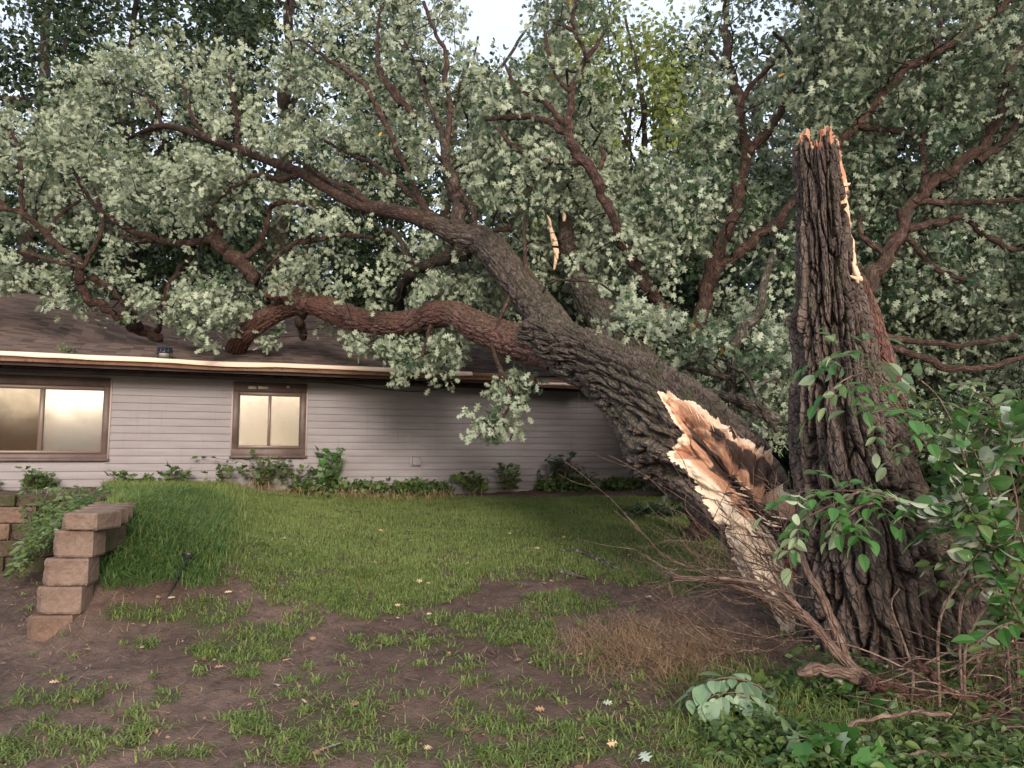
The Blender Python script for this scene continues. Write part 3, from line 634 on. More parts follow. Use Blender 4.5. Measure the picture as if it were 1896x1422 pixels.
    def glassm(name,refl,tint,rough=.02,wet=False):
        t=NT(name); gl=t.N('BsdfGlossy'); gl.inputs['Roughness'].default_value=rough; gl.inputs['Color'].default_value=(.9,.86,.8,1) if wet else (.66,.72,.80,1); trn=t.N('BsdfTransparent'); trn.inputs[0].default_value=(*tint,1)
        ms=t.N('MixShader'); ms.inputs[0].default_value=refl; t.L(trn.outputs[0],ms.inputs[1]); t.L(gl.outputs[0],ms.inputs[2]); t.L(ms.outputs[0],t.out.inputs[0])
        if wet:
            o=t.tex('UV'); n=t.noise(t.map(o,(3,1.2,1)),4,4,.6); n2=t.noise(o,40,3); b=t.N('Bump'); b.inputs['Strength'].default_value=.07; b.inputs['Distance'].default_value=.003; t.L(t.math('ADD',t.ramp(n,[(.5,0),(.7,1)]),t.math('MULTIPLY',n2,.35)),b.inputs['Height']); t.L(b.outputs[0],gl.inputs['Normal'])
            t.L(t.math('SUBTRACT',refl,t.math('MULTIPLY',t.ramp(n,[(.45,0),(.72,1)]),.22)),ms.inputs[0])
        else:
            o=t.tex('UV'); n=t.noise(o,2.5,2); b=t.N('Bump'); b.inputs['Strength'].default_value=.12; b.inputs['Distance'].default_value=.004; t.L(n,b.inputs['Height']); t.L(b.outputs[0],gl.inputs['Normal']); t.L(t.math('MULTIPLY',t.ramp(t.noise(t.tex('Object'),1.7,5,.6),[(.3,.35),(.65,1.2)]),refl),ms.inputs[0])  # patchy mirror share imitates the dark bits of a blurred reflection
        return t.m
    G1=glassm('dull_window_glass',.34,(.85,.82,.8),.11); G2=glassm('dark_window_glass',.22,(.62,.56,.5),.08); G3=glassm('wet_window_glass',.92,(.85,.78,.66),.14,True)
    a=W(84,722); b=W(193,833); P2=(a[0],b[0],b[1],a[1]); c=W(75,722); d=W(-34,722); P1=(d[0],c[0],b[1],a[1]); e0=W(-43,722)[0]; e1=W(-172,722)[0]
    window('window',LW,[(e1,e0,b[1],a[1]),P1,P2],'wide window with dim brownish panes',[G2,G2,G1])
    a=W(446,733); b=W(552,824); c=W(497,733)[0]; d=W(503,733)[0]
    w2=window('window',SW,[(a[0],c,b[1],a[1]),(d,b[0],b[1],a[1])],'small two-pane window with bright fogged glass',[G3,G3])
    # bright scuffs on the small window's head board: peeled paint
    pl=Acc(); 
    for (x_,w_,y_,h_) in ((467,7,718,5),(487,9,718,5),(533,3,717,4)):
        q=W(x_,y_); box(pl,WP(q[0],q[1],.037),U,NO,ZZ,w_*.0083,.0015,h_*.0042)
    t=NT('peeled_paint'); t.base((.7,.62,.58),.7); pl.build('paint_scuff',t.m,w2)
    # dryer vent
    v=Acc(); q=W(768,855); box(v,WP(q[0],q[1],.025),U,NO,ZZ,.09,.012,.082); vo=v.build('vent',None,house)
    t=NT('vent_plastic'); t.base((.27,.25,.26),.6); vo.data.materials.append(t.m); bevel(vo,.004,1)
    v=Acc(); c0=WP(q[0]+.012,q[1]+.008,.062); box(v,c0,U,nrm(NO-ZZ*.12),nrm(ZZ+NO*.12),.068,.026,.066); bevel(v.build('vent_hood',t.m,vo),.006,2)
    # sagging cable under the eave
    K=[(*WP(*W(x_,y_),.03),.006) for x_,y_ in ((560,707),(640,712),(700,720),(760,725),(800,722),(850,712))]
    V,F,u_=tube(K,40,6); t=NT('cable_black'); t.base((.04,.02,.018),.5); mesh_np('cable',V,F,t.m,house)
    # spider-thin loose wire from the bent gutter
    K=[(*WP(W(1072,728,.5)[0]+dx,W(1072,y_,.5)[1],.5),.0025) for dx,y_ in ((0,722),(.0,740),(-.004,755),(.006,785))]
    V,F,u_=tube(K,10,5); t=NT('loose_wire'); t.base((.5,.45,.42),.4); mesh_np('loose_wire',V,F,t.m,house)
    global roof_hit
    def roof_hit(px,py):
        d=P(px,py,1.0); best=None
        # march along the ray to the undented roof plane, then drop by the dent
        nR=nrm(NO*math.sin(SL)+ZZ*math.cos(SL)); o=WP(0,zr0,OV); s=(o.dot(nR))/d.dot(nR); q=d*s; t_=(q-W0).dot(U); r_=(OV-(q-W0).dot(NO))/math.cos(SL); 
        return q[1], q+ZZ*float(dent(np.array(t_),np.array(r_)))
    # solar spotlight clipped on the gutter
    s_=empty('solar_light',WP(W(304,660,OV+.1)[0],zr0+.02,OV+.06),'small black solar spotlight clipped on the gutter edge','light')
    c0=np.array(s_.location); b_=Acc(); box(b_,c0+ZZ*.045,U,NO,ZZ,.075,.05,.055)
    bk=NT('black_plastic'); bk.base((.012,.012,.014),.35,.5); o=b_.build('housing',bk.m,s_); bevel(o,.012,3)
    b_=Acc(); yy=nrm(NO-ZZ*.55*0+ZZ*-.6); zz=nrm(ZZ+NO*.6); box(b_,c0+ZZ*.115+NO*.01,U,yy,zz,.095,.075,.008); pn=NT('solar_cells'); pn.base((.01,.013,.03),.15,.7); o=b_.build('solar_panel',pn.m,s_); bevel(o,.003,1)
    b_=Acc()
    for k in (-1,0,1): box(b_,c0+ZZ*.124+NO*.015+U*.048*k,U,yy,zz,.0015,.07,.0012)
    gm=NT('panel_lines'); gm.base((.2,.2,.22),.4,.5); b_.build('cell_lines',gm.m,s_)
    b_=Acc(); box(b_,c0+U*.1+ZZ*.05+NO*.02,U,NO,ZZ,.006,.012,.075); box(b_,c0+U*-.088+ZZ*.03+NO*.02,U,NO,ZZ,.006,.012,.05); b_.build('bracket',bk.m,s_)
    global HOUSE; HOUSE=dict(t0=t0,t1=t1,zt=zt,zb=zb,zr0=zr0,OV=OV,SL=SL)
build_house()
# ------------------------------------------------------------------ retaining wall of split-face blocks
def block_mesh(cx,cy,z0,w,d,h,yaw,seed,taper=.86):
    """one split-face block: rough front, chamfered front corners, smoother sides"""
    nx,nz=20,13; V=[];F=[]; ca,sa=math.cos(yaw),math.sin(yaw)
    def put(x,y,z): 
        return (cx+x*ca-y*sa, cy+x*sa+y*ca, z0+z)
    # perimeter outline (front faces -y)
    out=[]; c=.16*w
    pts=[(-w/2,-d/2+c*.7),(-w/2+c,-d/2),(w/2-c*.35,-d/2),(w/2,-d/2+c*.3),(w/2*taper,d/2),(-w/2*taper,d/2)]
    per=[]
    for i in range(len(pts)):
        a,b=np.array(pts[i]),np.array(pts[(i+1)%len(pts)]); L=np.linalg.norm(b-a); m=max(2,int(L/.018))
        for k in range(m): per.append((a+(b-a)*k/m,i))
    n=len(per); rows=[]
    for zi in range(nz):
        z=h*zi/(nz-1); edge=.006*(zi in (0,nz-1))
        for (p,i) in per:
            rough=.016 if i in (0,1,2) else .004
            nn=np.array(p)/np.linalg.norm(p); r=(fbm(p[0]*28+seed*9,p[1]*28,z*28,seed,4)-.5)*2*rough-edge*(1.6 if i<3 else 1)
            q=np.array(p)+nn*r; V.append(put(q[0],q[1],z+ (float(vn(q[0]*60,z*60,0,seed))-.5)*.004*(zi in (0,nz-1))))
    F=[grid_faces(nz,n)]; m=len(V); V.append(put(0,0,h)); V.append(put(0,0,0)); j=np.arange(n)
    F.append(np.stack([(nz-1)*n+j,(nz-1)*n+(j+1)%n,np.full(n,m)],-1)); F.append(np.stack([(j+1)%n,j,np.full(n,m+1)],-1))
    return np.array(V),F
def block_mat(name,a,b,moss):
    t=NT(name); o=t.tex('Object'); n=t.noise(o,5,5); n2=t.noise(o,90,4,.7)
    c=t.mix(t.ramp(n,[(.35,0),(.65,1)]),a,b); c=t.mix(t.ramp(n2,[(.55,0),(.7,.5)]),c,(.36,.27,.2))
    g=t.noise(o,8,5,.7); c=t.mix(t.ramp(g,[(.62-moss*.2,0),(.78-moss*.2,moss)]),c,(.045,.05,.022)); t.base(c,.9,.2); t.bump(n2,.6,.006); return t.m
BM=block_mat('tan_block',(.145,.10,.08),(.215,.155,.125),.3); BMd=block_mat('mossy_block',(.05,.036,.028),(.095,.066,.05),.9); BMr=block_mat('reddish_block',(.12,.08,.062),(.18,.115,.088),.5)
def retaining_wall():
    z0=-1.235; H=.187; g='blocks of the stepped retaining wall'
    ordn=['lowest, half sunk in mud, at the stepped pillar foot','second from the bottom of the stepped block pillar','third from the bottom of the stepped block pillar','fourth up the stepped pillar, just under the caps']
    px=[104,118,127,139]; base=None
    for k in range(4):
        p=P(px[k],1182-48*k-24,5.33); z=z0+k*H
        V,F=block_mesh(0,0,0,[.31,.315,.31,.29][k],.20,H-.006,[.02,.0,.02,-.04][k],k+1)
        loc=np.array((p[0],5.33+.02*k,z)); o=mesh_np('wall_block',V,F,BM if k else BMr,smooth=False); o.location=loc
        tag(o,'tan split-face concrete block, '+ordn[k],'block',g)
    caps=[(172,5.40),(188,5.72),(199,6.05),(207,6.38),(213,6.71)]; names=['front','second','third','fourth','rearmost']
    for k,(x,Y) in enumerate(caps):
        p=P(x,950,Y); V,F=block_mesh(0,0,0,.265,.31,.115,-.10,40+k); o=mesh_np('cap_block',V,F,BM,smooth=False); o.location=(p[0],Y,z0+4*H+.002)
        tag(o,names[k].capitalize()+' thin cap block in the row along the top of the stepped wall','cap block','cap blocks of the retaining wall')
        if k:
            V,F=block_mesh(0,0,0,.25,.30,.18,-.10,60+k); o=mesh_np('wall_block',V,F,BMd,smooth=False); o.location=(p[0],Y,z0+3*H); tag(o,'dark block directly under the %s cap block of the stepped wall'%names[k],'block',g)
    yc=7.15; xr=P(212,950,yc)[0]; od=['first','second','third','fourth','fifth']
    for k in range(5):
        for m in range(4):
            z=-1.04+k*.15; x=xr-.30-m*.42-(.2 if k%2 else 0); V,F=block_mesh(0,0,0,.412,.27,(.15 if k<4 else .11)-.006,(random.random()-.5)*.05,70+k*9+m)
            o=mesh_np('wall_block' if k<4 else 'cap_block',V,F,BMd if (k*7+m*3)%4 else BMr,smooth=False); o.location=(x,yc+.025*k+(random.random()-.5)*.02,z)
            tag(o,'mossy cross-wall block, %s, %s from the stepped blocks'%(('%s course up'%od[k]) if k<4 else 'top course',od[m]),'block','mossy blocks of the cross wall')
retaining_wall()
# ------------------------------------------------------------------ trees
HERO=[]
def clear_wood(C,limbs,margin,rng=RNG,keep=.2,gap=.25,minr=1.6):
    """drop leaf centres that would hang right in front of the heavier wood"""
    S=np.vstack(limbs+HERO); sx,sy,sd=proj(S[:,:3]); rp=S[:,3]/sd*FPX; m=rp>=minr; sx,sy,sd,rp=sx[m],sy[m],sd[m],rp[m]; px,py,d=proj(C); out=np.ones(len(C),bool)
    for i0 in range(0,len(C),4000):
        sl=slice(i0,i0+4000); q=np.hypot(px[sl,None]-sx,py[sl,None]-sy)-rp[None]-margin*np.minimum(1,.4+rp[None]/10); hit=(q<0)&(d[sl,None]<sd[None]+gap); out[sl]=~hit.any(1)
    return out|(rng.random(len(C))<keep)
def limb_from(px_list, sub=None):
    """rows (px,py,depth,radius in px) -> x,y,z,r"""
    return np.array([[*P(a,b,Y), r*Y/FPX] for a,b,Y,r in px_list])
def grid_mesh(V, caps=True):
    n,ns=V.shape[:2]; W_=V.reshape(-1,3); F=[grid_faces(n,ns)]
    return W_,F
def carve(V,D,R,polys,depth=.55,fiber=.012,seed=5,rimpx=9):
    """tear open the tube where the break is: push the surface in, return mask distance"""
    sd=np.full(V.shape[:2],-1e9)
    for poly in polys:
        px,py,_=proj(V); q=in_poly(px,py,poly); vdir=nrm(V); facing=(D*vdir).sum(-1)<.25
        sd=np.maximum(sd,np.where(facing,q,-50))
    return sd
def build_fallen():
    root_loc=P(1450,1110,5.35); tree=empty('fallen_oak',(root_loc[0],root_loc[1],float(gz(root_loc[0],root_loc[1]))),'huge silver-leaved oak torn at its base and fallen across the house roof','tree')
    # main trunk
    K=limb_from([(1478,1175,5.35,18),(1464,1120,5.4,34),(1442,1050,5.45,58),(1402,962,5.5,76),(1342,880,5.7,90),(1262,802,6.0,88),(1190,738,6.4,71),(1118,685,6.9,56),(1045,645,7.4,46),(985,622,7.8,34)])
    n,ns=560,300
    V,D,uv,rel,C,T,R,s=bark_tube(K,n,ns,cell=.085,stretch=4.6,amp=.075,seed=3,lump=.08,twist=.10,R0=.36,warp=2.2)
    # bulge on the underside left, as the bark folds where it buckled
    px,py,_=proj(V); bul=np.exp(-(((px-1195)/55)**2+((py-850)/60)**2)); V=V+D*(bul*.11)[...,None]; V0=C[:,None,:]+R[:,None,None]*D+D*(bul*.11)[...,None]
    fold=np.exp(-(((px-1200)/70)**2+((py-830)/90)**2))*np.sin(uv[...,1]*55+fbm(V[...,0]*8,V[...,2]*8,0,3,3)*7)*.018; V=V+D*fold[...,None]
    TEAR=[(1217,729),(1240,726),(1268,738),(1300,759),(1331,770),(1352,785),(1356,803),(1377,815),(1405,828),(1440,843),(1475,856),(1560,905),(1560,1140),(1468,1190),(1428,1135),(1408,1104),(1392,1080),(1362,1038),(1348,1000),(1326,952),(1290,906),(1275,870),(1243,849),(1241,831),(1256,817),(1263,803),(1250,782),(1233,754)]
    px,py,_=proj(V0); wob=(fbm(px/11.,py/11.,0,31,3)-.5)*11
    vd=nrm(V); facing=(D*vd).sum(-1); sd=in_poly(px,py,TEAR)+wob*.5; sd=np.where(facing<.2,sd,-40)
    wd=sstep(2,60,sd); grain=(fbm(uv[...,0]*30,uv[...,1]*2.2,0,9,4)-.5); hol=(fbm(V[...,0]*5,V[...,1]*5,V[...,2]*5,14,3)-.5)
    ledge=np.exp(-(((px-1290)/38)**2+((py-835)/34)**2))
    dep=wd*(.80+.5*hol-.45*ledge)*R[:,None]*.95+ .03*sstep(0,4,sd)
    dep=np.where(py>1000,dep*np.clip((1130-py)/130,.15,1),dep)
    # pull straight back along the view of the split so it reads as a hollow shell
    V=np.where((sd>0)[...,None], V-D*dep[...,None]+D*(sstep(0,14,sd)*grain*.06)[...,None], V)
    W_=V.reshape(-1,3); F=grid_faces(n,ns); sdf=sd.reshape(-1); fm=sdf[F].mean(1)>0
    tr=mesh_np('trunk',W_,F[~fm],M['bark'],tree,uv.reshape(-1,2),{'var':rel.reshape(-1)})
    Fw=F[fm]; us,inv=np.unique(Fw,return_inverse=True)
    px2,py2=px.reshape(-1),py.reshape(-1)
    def band(pts,w):
        d=np.full(len(px2),1e9)
        for (x0,y0),(x1,y1) in zip(pts[:-1],pts[1:]):
            dx,dy=x1-x0,y1-y0; t_=np.clip(((px2-x0)*dx+(py2-y0)*dy)/(dx*dx+dy*dy),0,1); d=np.minimum(d,np.hypot(px2-x0-t_*dx,py2-y0-t_*dy))
        return sstep(w,w*.35,d)
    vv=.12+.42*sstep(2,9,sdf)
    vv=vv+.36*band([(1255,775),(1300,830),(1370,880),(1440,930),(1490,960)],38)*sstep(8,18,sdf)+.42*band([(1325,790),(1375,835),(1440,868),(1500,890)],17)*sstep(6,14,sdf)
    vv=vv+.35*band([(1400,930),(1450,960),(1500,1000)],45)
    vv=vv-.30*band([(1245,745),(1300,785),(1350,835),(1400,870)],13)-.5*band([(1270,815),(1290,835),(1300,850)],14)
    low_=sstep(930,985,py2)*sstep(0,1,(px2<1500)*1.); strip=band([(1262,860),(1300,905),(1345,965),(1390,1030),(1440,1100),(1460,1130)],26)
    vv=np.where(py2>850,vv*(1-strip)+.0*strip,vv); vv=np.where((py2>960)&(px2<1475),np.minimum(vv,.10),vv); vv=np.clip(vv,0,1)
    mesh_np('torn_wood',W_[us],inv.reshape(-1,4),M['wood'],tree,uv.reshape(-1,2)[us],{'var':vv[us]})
    # splinters along the tear
    acc=Acc(); r=random.Random(5)
    rim=[(1245,850),(1275,873),(1296,908),(1318,930),(1338,950),(1352,975),(1366,1000),(1380,1038),(1409,1077),(1425,1100),(1440,1125),(1225,735),(1300,762),(1352,790)]
    for i in range(60):
        j=r.randrange(len(rim)-1); f=r.random(); a=rim[j]; b=rim[j+1]
        if j==10: continue
        x=a[0]*(1-f)+b[0]*f; y=a[1]*(1-f)+b[1]*f; Yd=5.05+(1440-x)*.0028
        L=r.uniform(15,55); p0=P(x+r.uniform(-2,20),y+r.uniform(-8,6),Yd+.02); p1=P(x+L*.62+r.uniform(-6,8),y+L*.8+r.uniform(-5,5),Yd-.02)
        w=r.uniform(.002,.006); K2=np.array([[*p0,w*.3],[*((p0+p1)/2+np.array((0,-.01,0))),w],[*p1,w*.2]]); v,f_,u=tube(K2,6,4); acc.add(v,f_,u,r.choice((0,0,.1,.4)))
    for i in range(130):   # shredded reddish fibres inside, in front of the dark hollow
        x=r.uniform(1330,1490); y=905+(x-1330)*.75+r.uniform(-40,70); L=r.uniform(15,50); Yd=5.35+r.uniform(-.2,.15)
        p0=P(x,y,Yd); p1=P(x+L*r.uniform(.5,1),y+L*r.uniform(-.1,.7),Yd-.04); w=r.uniform(.003,.009); K2=np.array([[*p0,w*.3],[*((p0+p1)/2),w],[*p1,w*.2]]); v,f_,u=tube(K2,5,4); acc.add(v,f_,u,r.choice((.2,1,1,1)))
    o=acc.build('splinters',M['wood'],tree); 
    # limbs
    ry,rp=roof_hit(430,648); print('roof hit',ry)
    F1=limb_from([(1060,655,7.3,38),(1000,642,7.75,38),(940,628,8.2,33),(880,603,8.6,27),(840,582,8.9,24),(800,583,9.2,24),(760,598,9.5,22),(700,598,9.9,22),(640,585,10.3,22),(595,566,10.6,21),(560,562,10.8,20),(520,575,11.0,18),(480,597,11.1,17),(448,625,11.2,18)])
    end=rp+np.array((0,0,-.12)); F1=np.vstack([F1,[*end,.15]])
    def limb(name,K,n,ns,mat,cell,amp,seed,lump=.12,stretch=4,twist=.05,parent=tree):
        V,D,uv,rel,C,T,R,s=bark_tube(K,n,ns,cell=cell,stretch=stretch,amp=amp,seed=seed,lump=lump,twist=twist,R0=float(np.mean(K[:,3])))
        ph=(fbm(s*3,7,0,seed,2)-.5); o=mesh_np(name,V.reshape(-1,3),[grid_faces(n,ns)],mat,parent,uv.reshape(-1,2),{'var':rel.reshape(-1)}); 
        return V,C,R
    segs=[]; WOOD=[]
    def addseg(K,m=.12):
        L=np.linalg.norm(np.diff(K[:,:3],axis=0),axis=1).sum(); S=spline(K,max(3,int(L/m))); segs.append(S); WOOD.append(spline(K,max(4,int(L/.06))))
    limb('limb',F1,420,96,M['bark_red'],.05,.026,11,.16,5); 
    kn=limb_from([(575,562,10.7,20),(540,548,10.75,19),(515,541,10.75,17),(500,548,10.7,13),(497,553,10.68,3)]); limb('broken_knob',kn,60,40,M['bark_red'],.05,.03,12)
    F2=limb_from([(1075,665,7.2,50),(1035,625,7.5,38),(1005,580,7.9,34),(965,530,8.3,32),(930,485,8.6,31),(895,448,8.9,29),(850,436,9.1,22),(812,418,9.3,17),(765,400,9.5,15),(710,388,9.8,14),(655,375,10.1,12),(600,345,10.4,11),(560,322,10.6,10),(500,298,10.9,9),(440,275,11.2,8),(390,258,11.4,7),(340,240,11.7,6.5),(295,234,11.9,5.5),(240,255,12.1,3.5)])
    limb('limb',F2[:8],300,96,M['bark'],.05,.024,13,.10,4.5); 
    V_,F_,u_=tube(F2[6:],160,20); mesh_np('bough',V_,F_,M['bark_small'],tree,u_)
    addseg(F2[5:]); 
    def bough(pts,name='bough',ns=14,mat='bark_small',n=None):
        K=limb_from(pts); 
        # irregular kinks
        S=spline(K,max(12,len(pts)*9)); S[:,:3]+=(np.stack([fbm(np.arange(len(S))*.35,i*9.1,pts[0][0],41,3)-.5 for i in range(3)],-1))*S[:,3:4]*1.6; S[:,3]*=.72+.3*vn(np.arange(len(S))*.5,3,0,int(pts[0][0]))
        V_,F_,u_=tube(S,len(S),ns); mesh_np(name,V_,F_,M[mat],tree,u_); addseg(K); return K
    # short thick upright limb, dark limb bending down on to the roof
    bough([(858,440,9.05,19),(845,405,9.1,17),(848,370,9.2,15),(843,345,9.2,14),(828,315,9.2,12),(825,283,9.25,10),(815,240,9.4,6),(790,180,9.6,5),(770,120,9.7,4),(740,60,9.8,3)],ns=24,mat='bark')
    ry2,rp2=roof_hit(738,585)
    K=bough([(885,455,9.0,22),(850,468,9.2,19),(815,480,9.4,14),(780,492,9.6,12),(757,512,9.9,11),(742,540,10.3,9),(738,580,min(ry2,11.5),8)],ns=24,mat='bark_dark')
    bough([(765,502,9.7,9),(752,470,9.7,8),(740,440,9.8,6),(715,425,9.9,5)],mat='bark')
    bough([(560,575,10.7,9),(556,600,10.9,9),(560,622,11.2,8)],mat='bark_dark')
    # crown boughs of the fallen oak
    B=[[(830,425,9.25,9),(790,390,9.4,7),(745,345,9.7,6),(700,310,10,5),(660,290,10.3,4),(600,262,10.6,3)],
       [(690,386,9.9,8),(650,350,10.0,6),(600,330,10.3,5),(540,290,10.7,4)],
       [(800,410,9.35,8),(770,350,9.5,6),(745,300,9.6,6),(700,205,9.8,6),(668,150,10,5),(600,105,10.3,4),(560,75,10.5,3)],
       [(745,195,9.75,6),(720,165,9.8,6),(700,120,9.9,5),(700,60,10,4),(705,10,10,3)],
       [(765,215,9.7,7),(740,180,9.75,7),(700,130,9.9,5)],
       [(823,130,9.6,6),(826,100,9.6,5),(800,50,9.7,4),(785,5,9.8,4)],[(826,285,9.25,7),(835,210,9.4,6),(823,130,9.6,5)],
       [(560,322,10.6,6),(520,332,10.6,6),(470,325,10.5,5),(430,350,10.4,4),(390,380,10.3,3)],
       [(440,275,11.2,5),(440,230,11.1,5),(432,180,11.1,4),(425,130,11.2,3)],[(375,250,11.5,5),(350,200,11.5,4),(335,140,11.5,3)],
       [(300,235,11.9,4),(285,195,11.9,4),(240,165,11.9,3),(180,150,12,2.5)],
       [(470,512,10.9,16),(440,485,11.0,15),(410,455,11.1,14),(395,425,11.2,11),(385,400,11.3,8)],
       [(445,485,11.0,7),(475,460,10.9,6),(495,420,10.8,6),(497,385,10.7,5)],
       [(400,440,11.1,8),(330,450,11.2,7),(270,435,11.3,7),(230,420,11.3,6),(170,375,11.5,5),(140,320,11.6,4)],
       [(290,440,11.3,6),(250,445,11.3,5),(200,420,11.4,4)],
       [(500,385,10.7,6),(520,375,10.6,5),(570,380,10.4,5),(600,392,10.3,4)],[(560,450,10.6,6),(600,440,10.5,5),(640,435,10.3,5),(690,440,10.1,4)],
       [(560,440,10.6,5),(520,470,10.6,4),(490,500,10.7,3)],
       [(1010,570,7.95,7),(990,540,8.1,5),(975,500,8.2,5),(970,430,8.4,4),(975,395,8.6,3)],
       [(915,430,8.8,7),(940,420,8.7,6),(955,400,8.7,5),(985,340,8.8,4)],[(870,445,9,8),(880,410,8.9,6),(870,380,9,5),(850,350,9,4)],
       [(960,520,8.3,5),(935,570,8.1,4),(912,640,8.1,4),(935,700,7.9,4),(945,740,7.85,3),(930,780,7.85,3)],
       [(800,600,9.1,5),(790,630,9.1,4),(780,660,9.1,3)],[(700,600,9.8,4),(690,625,9.7,3),(680,640,9.7,2)]]
    for b in B: bough(b)
    # limb lying on the left part of the roof
    yl,pl_=roof_hit(262,612)
    yl=min(yl,13.2); KL=[(300,628,yl-.15,9),(262,612,yl-.2,12),(225,590,11.6,11),(190,570,11.5,10),(160,550,11.4,9),(148,525,11.3,10),(148,490,11.2,9),(120,465,11.2,7),(80,430,11.1,7),(40,395,11.0,6),(0,385,10.9,5),(-60,370,10.9,4)]
    bough(KL,ns=20)
    for b in [[(260,605,yl-.3,8),(235,570,11.6,6),(200,530,11.6,6),(160,515,11.5,6)],[(150,495,11.2,6),(180,450,11.2,5),(190,400,11.3,4),(175,350,11.4,3)],[(150,495,11.2,5),(90,480,11.1,4),(40,465,11,4)],[(40,395,11,5),(40,350,11,5),(38,290,11.1,4),(20,240,11.1,3)],
              [(290,615,yl-.2,6),(300,560,11.8,6),(330,500,11.8,5),(360,470,11.7,4)],[(85,435,11.1,5),(110,400,11.2,4),(150,370,11.3,3)],[(10,388,10.9,5),(-20,340,10.9,4),(-30,280,11,3)]]: bough(b)
    # big stub behind the trunk, broken off with a pale split
    K=limb_from([(1195,705,6.9,46),(1150,640,7.4,38),(1115,585,7.9,30),(1085,545,8.4,24),(1062,500,8.9,19),(1050,450,9.3,15),(1046,402,9.6,12)])
    HERO.append(spline(K[5:],40)); HERO.append(np.array([[*P(1022,y_,9.2),.05] for y_ in range(400,500,6)]))
    V,D,uv,rel,C,T,R,s=bark_tube(K,300,90,cell=.05,stretch=4,amp=.025,seed=21,lump=.08,R0=.18,jag_end=.25)
    px,py,_=proj(V); sd=in_poly(px,py,[(1012,395),(1034,392),(1046,440),(1044,480),(1030,470)])
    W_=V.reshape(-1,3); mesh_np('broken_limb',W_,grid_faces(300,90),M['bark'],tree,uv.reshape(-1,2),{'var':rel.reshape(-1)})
    acc=Acc(); 
    for (a,b,w) in (((1028,470),(1016,408),5),((1032,480),(1022,440),5),((1026,500),(1030,450),4),((1034,470),(1022,425),3),((1044,410),(1043,392),4),((1020,420),(1013,398),2.5)):
        p0=P(*a,9.15); p1=P(*b,9.2); w=w*9.2/FPX; v,f_,u=tube(np.array([[*p0,w*.5],[*((p0+p1)/2+np.array((.01,0,0))),w],[*p1,w*.35]]),12,6); acc.add(v,f_,u,0.0)
    sp_=acc.build('splinter',M['wood_pale'],tree)
    # leaf clusters: where the crown hangs in the picture, at its true depth
    low=[(-200,500),(0,530),(60,545),(110,562),(160,572),(205,595),(240,615),(330,608),(400,632),(440,640),(500,640),(545,600),(600,600),(690,655),(735,672),(770,690),(820,688),(850,640),(880,600),(1000,560),(1060,560),(1150,520),(1250,470)]
    lx=[a for a,b in low]; ly=[b for a,b in low]
    r=RNG; N=4300; px=r.uniform(-180,1230,N); py=r.uniform(-130,690,N)
    lay=r.random(N); fr=np.interp(px,[-200,0,400,800,1100,1250],[10.4,10.6,10.6,9.4,8.9,9.2])
    Y=fr+np.where(lay<.55,r.normal(size=N)*.45,r.uniform(.2,4.5,N))
    Y=Y+np.clip((300-py)/300,0,1.6)*.7
    pts=np.array([P(a,b,c) for a,b,c in zip(px,py,Y)])
    dn=fbm(pts[:,0]*1.5,pts[:,1]*1.0,pts[:,2]*1.6,51,3)
    top=np.interp(px,[-200,0,90,130,300,500,560,620,820,860,960,1000,1060,1250],[190,190,200,130,60,120,10,-130,-130,110,110,60,250,330])
    keep=(py<np.interp(px,lx,ly)-8)&(py>top+ (dn-.5)*160)&(dn>.465+.07*(Y>fr+1.2))
    for (a,b_,rx,ry,w_) in ((330,480,130,75,.85),(700,445,110,60,.8),(790,345,45,50,.7),(600,480,60,45,.7),(250,365,90,30,.6),(1010,470,70,60,.5),(450,150,55,60,.6),(560,560,80,30,.7),(180,470,70,40,.5),(500,420,60,40,.4)):
        q=((px-a)/rx)**2+((py-b_)/ry)**2; keep&=~((q+(dn-.5)*2<1)&(r.random(N)<w_))
    # the house roof is under it: stay above the shingles
    hx=(pts-W0).dot(U); hd=(pts-W0).dot(NO); rr=(HOUSE['OV']-hd)/math.cos(HOUSE['SL']); zroof=HOUSE['zr0']+rr*math.sin(HOUSE['SL']); under=(rr>-.3)&(rr<7)&(pts[:,2]<zroof+.1)
    keep&=~under
    # leave the heavy wood uncovered
    for K_ in (F1,F2[:9]):
        S=spline(K_,60); sx,sy,sd_=proj(S[:,:3]); rpx=S[:,3]/sd_*FPX
        d=np.hypot(px[:,None]-sx,py[:,None]-sy)-rpx[None]-17; j=d.argmin(1); keep&=~((d.min(1)<0)&(Y<sd_[j]+.35))
    for b in B[:2]+B[2:4]+[[(1060,650,7,60),(1200,740,6,80)]]:
        S=spline(np.array(b,float),20); d=np.hypot(px[:,None]-S[:,0],py[:,None]-S[:,1])-S[:,3]-8; keep&=~((d.min(1)<0)&(Y<S[:,2].min()+.2))
    pts=pts[keep]; extra=[]
    def tuft(cx,cy,Y_,sx,sy,n,sdp=.25):
        for _ in range(n): extra.append(P(r.normal(cx,sx),r.normal(cy,sy),r.normal(Y_,sdp)))
    tuft(938,700,8.0,13,18,8,.06); tuft(945,742,7.95,8,12,4,.05); tuft(928,780,7.9,12,9,6,.05)
    tuft(775,645,9.1,34,12,9,.25); tuft(700,620,9.8,40,8,5,.25); tuft(510,628,10.9,10,6,2); tuft(660,632,9.8,8,6,2)
    tuft(1085,630,7.0,10,10,3,.1); tuft(1180,590,7.4,20,22,9,.2); tuft(1190,610,7.2,12,10,4)
    allp=np.vstack([pts,np.array(extra)]); S=np.vstack(segs)
    # drop clusters in front of camera-side trunk
    acc,tw=grow_twigs(allp,S[:,:3],S[:,3],rmin=.0035,kr=.0021,wob=.12,maxlen=2.6); acc.build('twigs',M['twig'],tree)
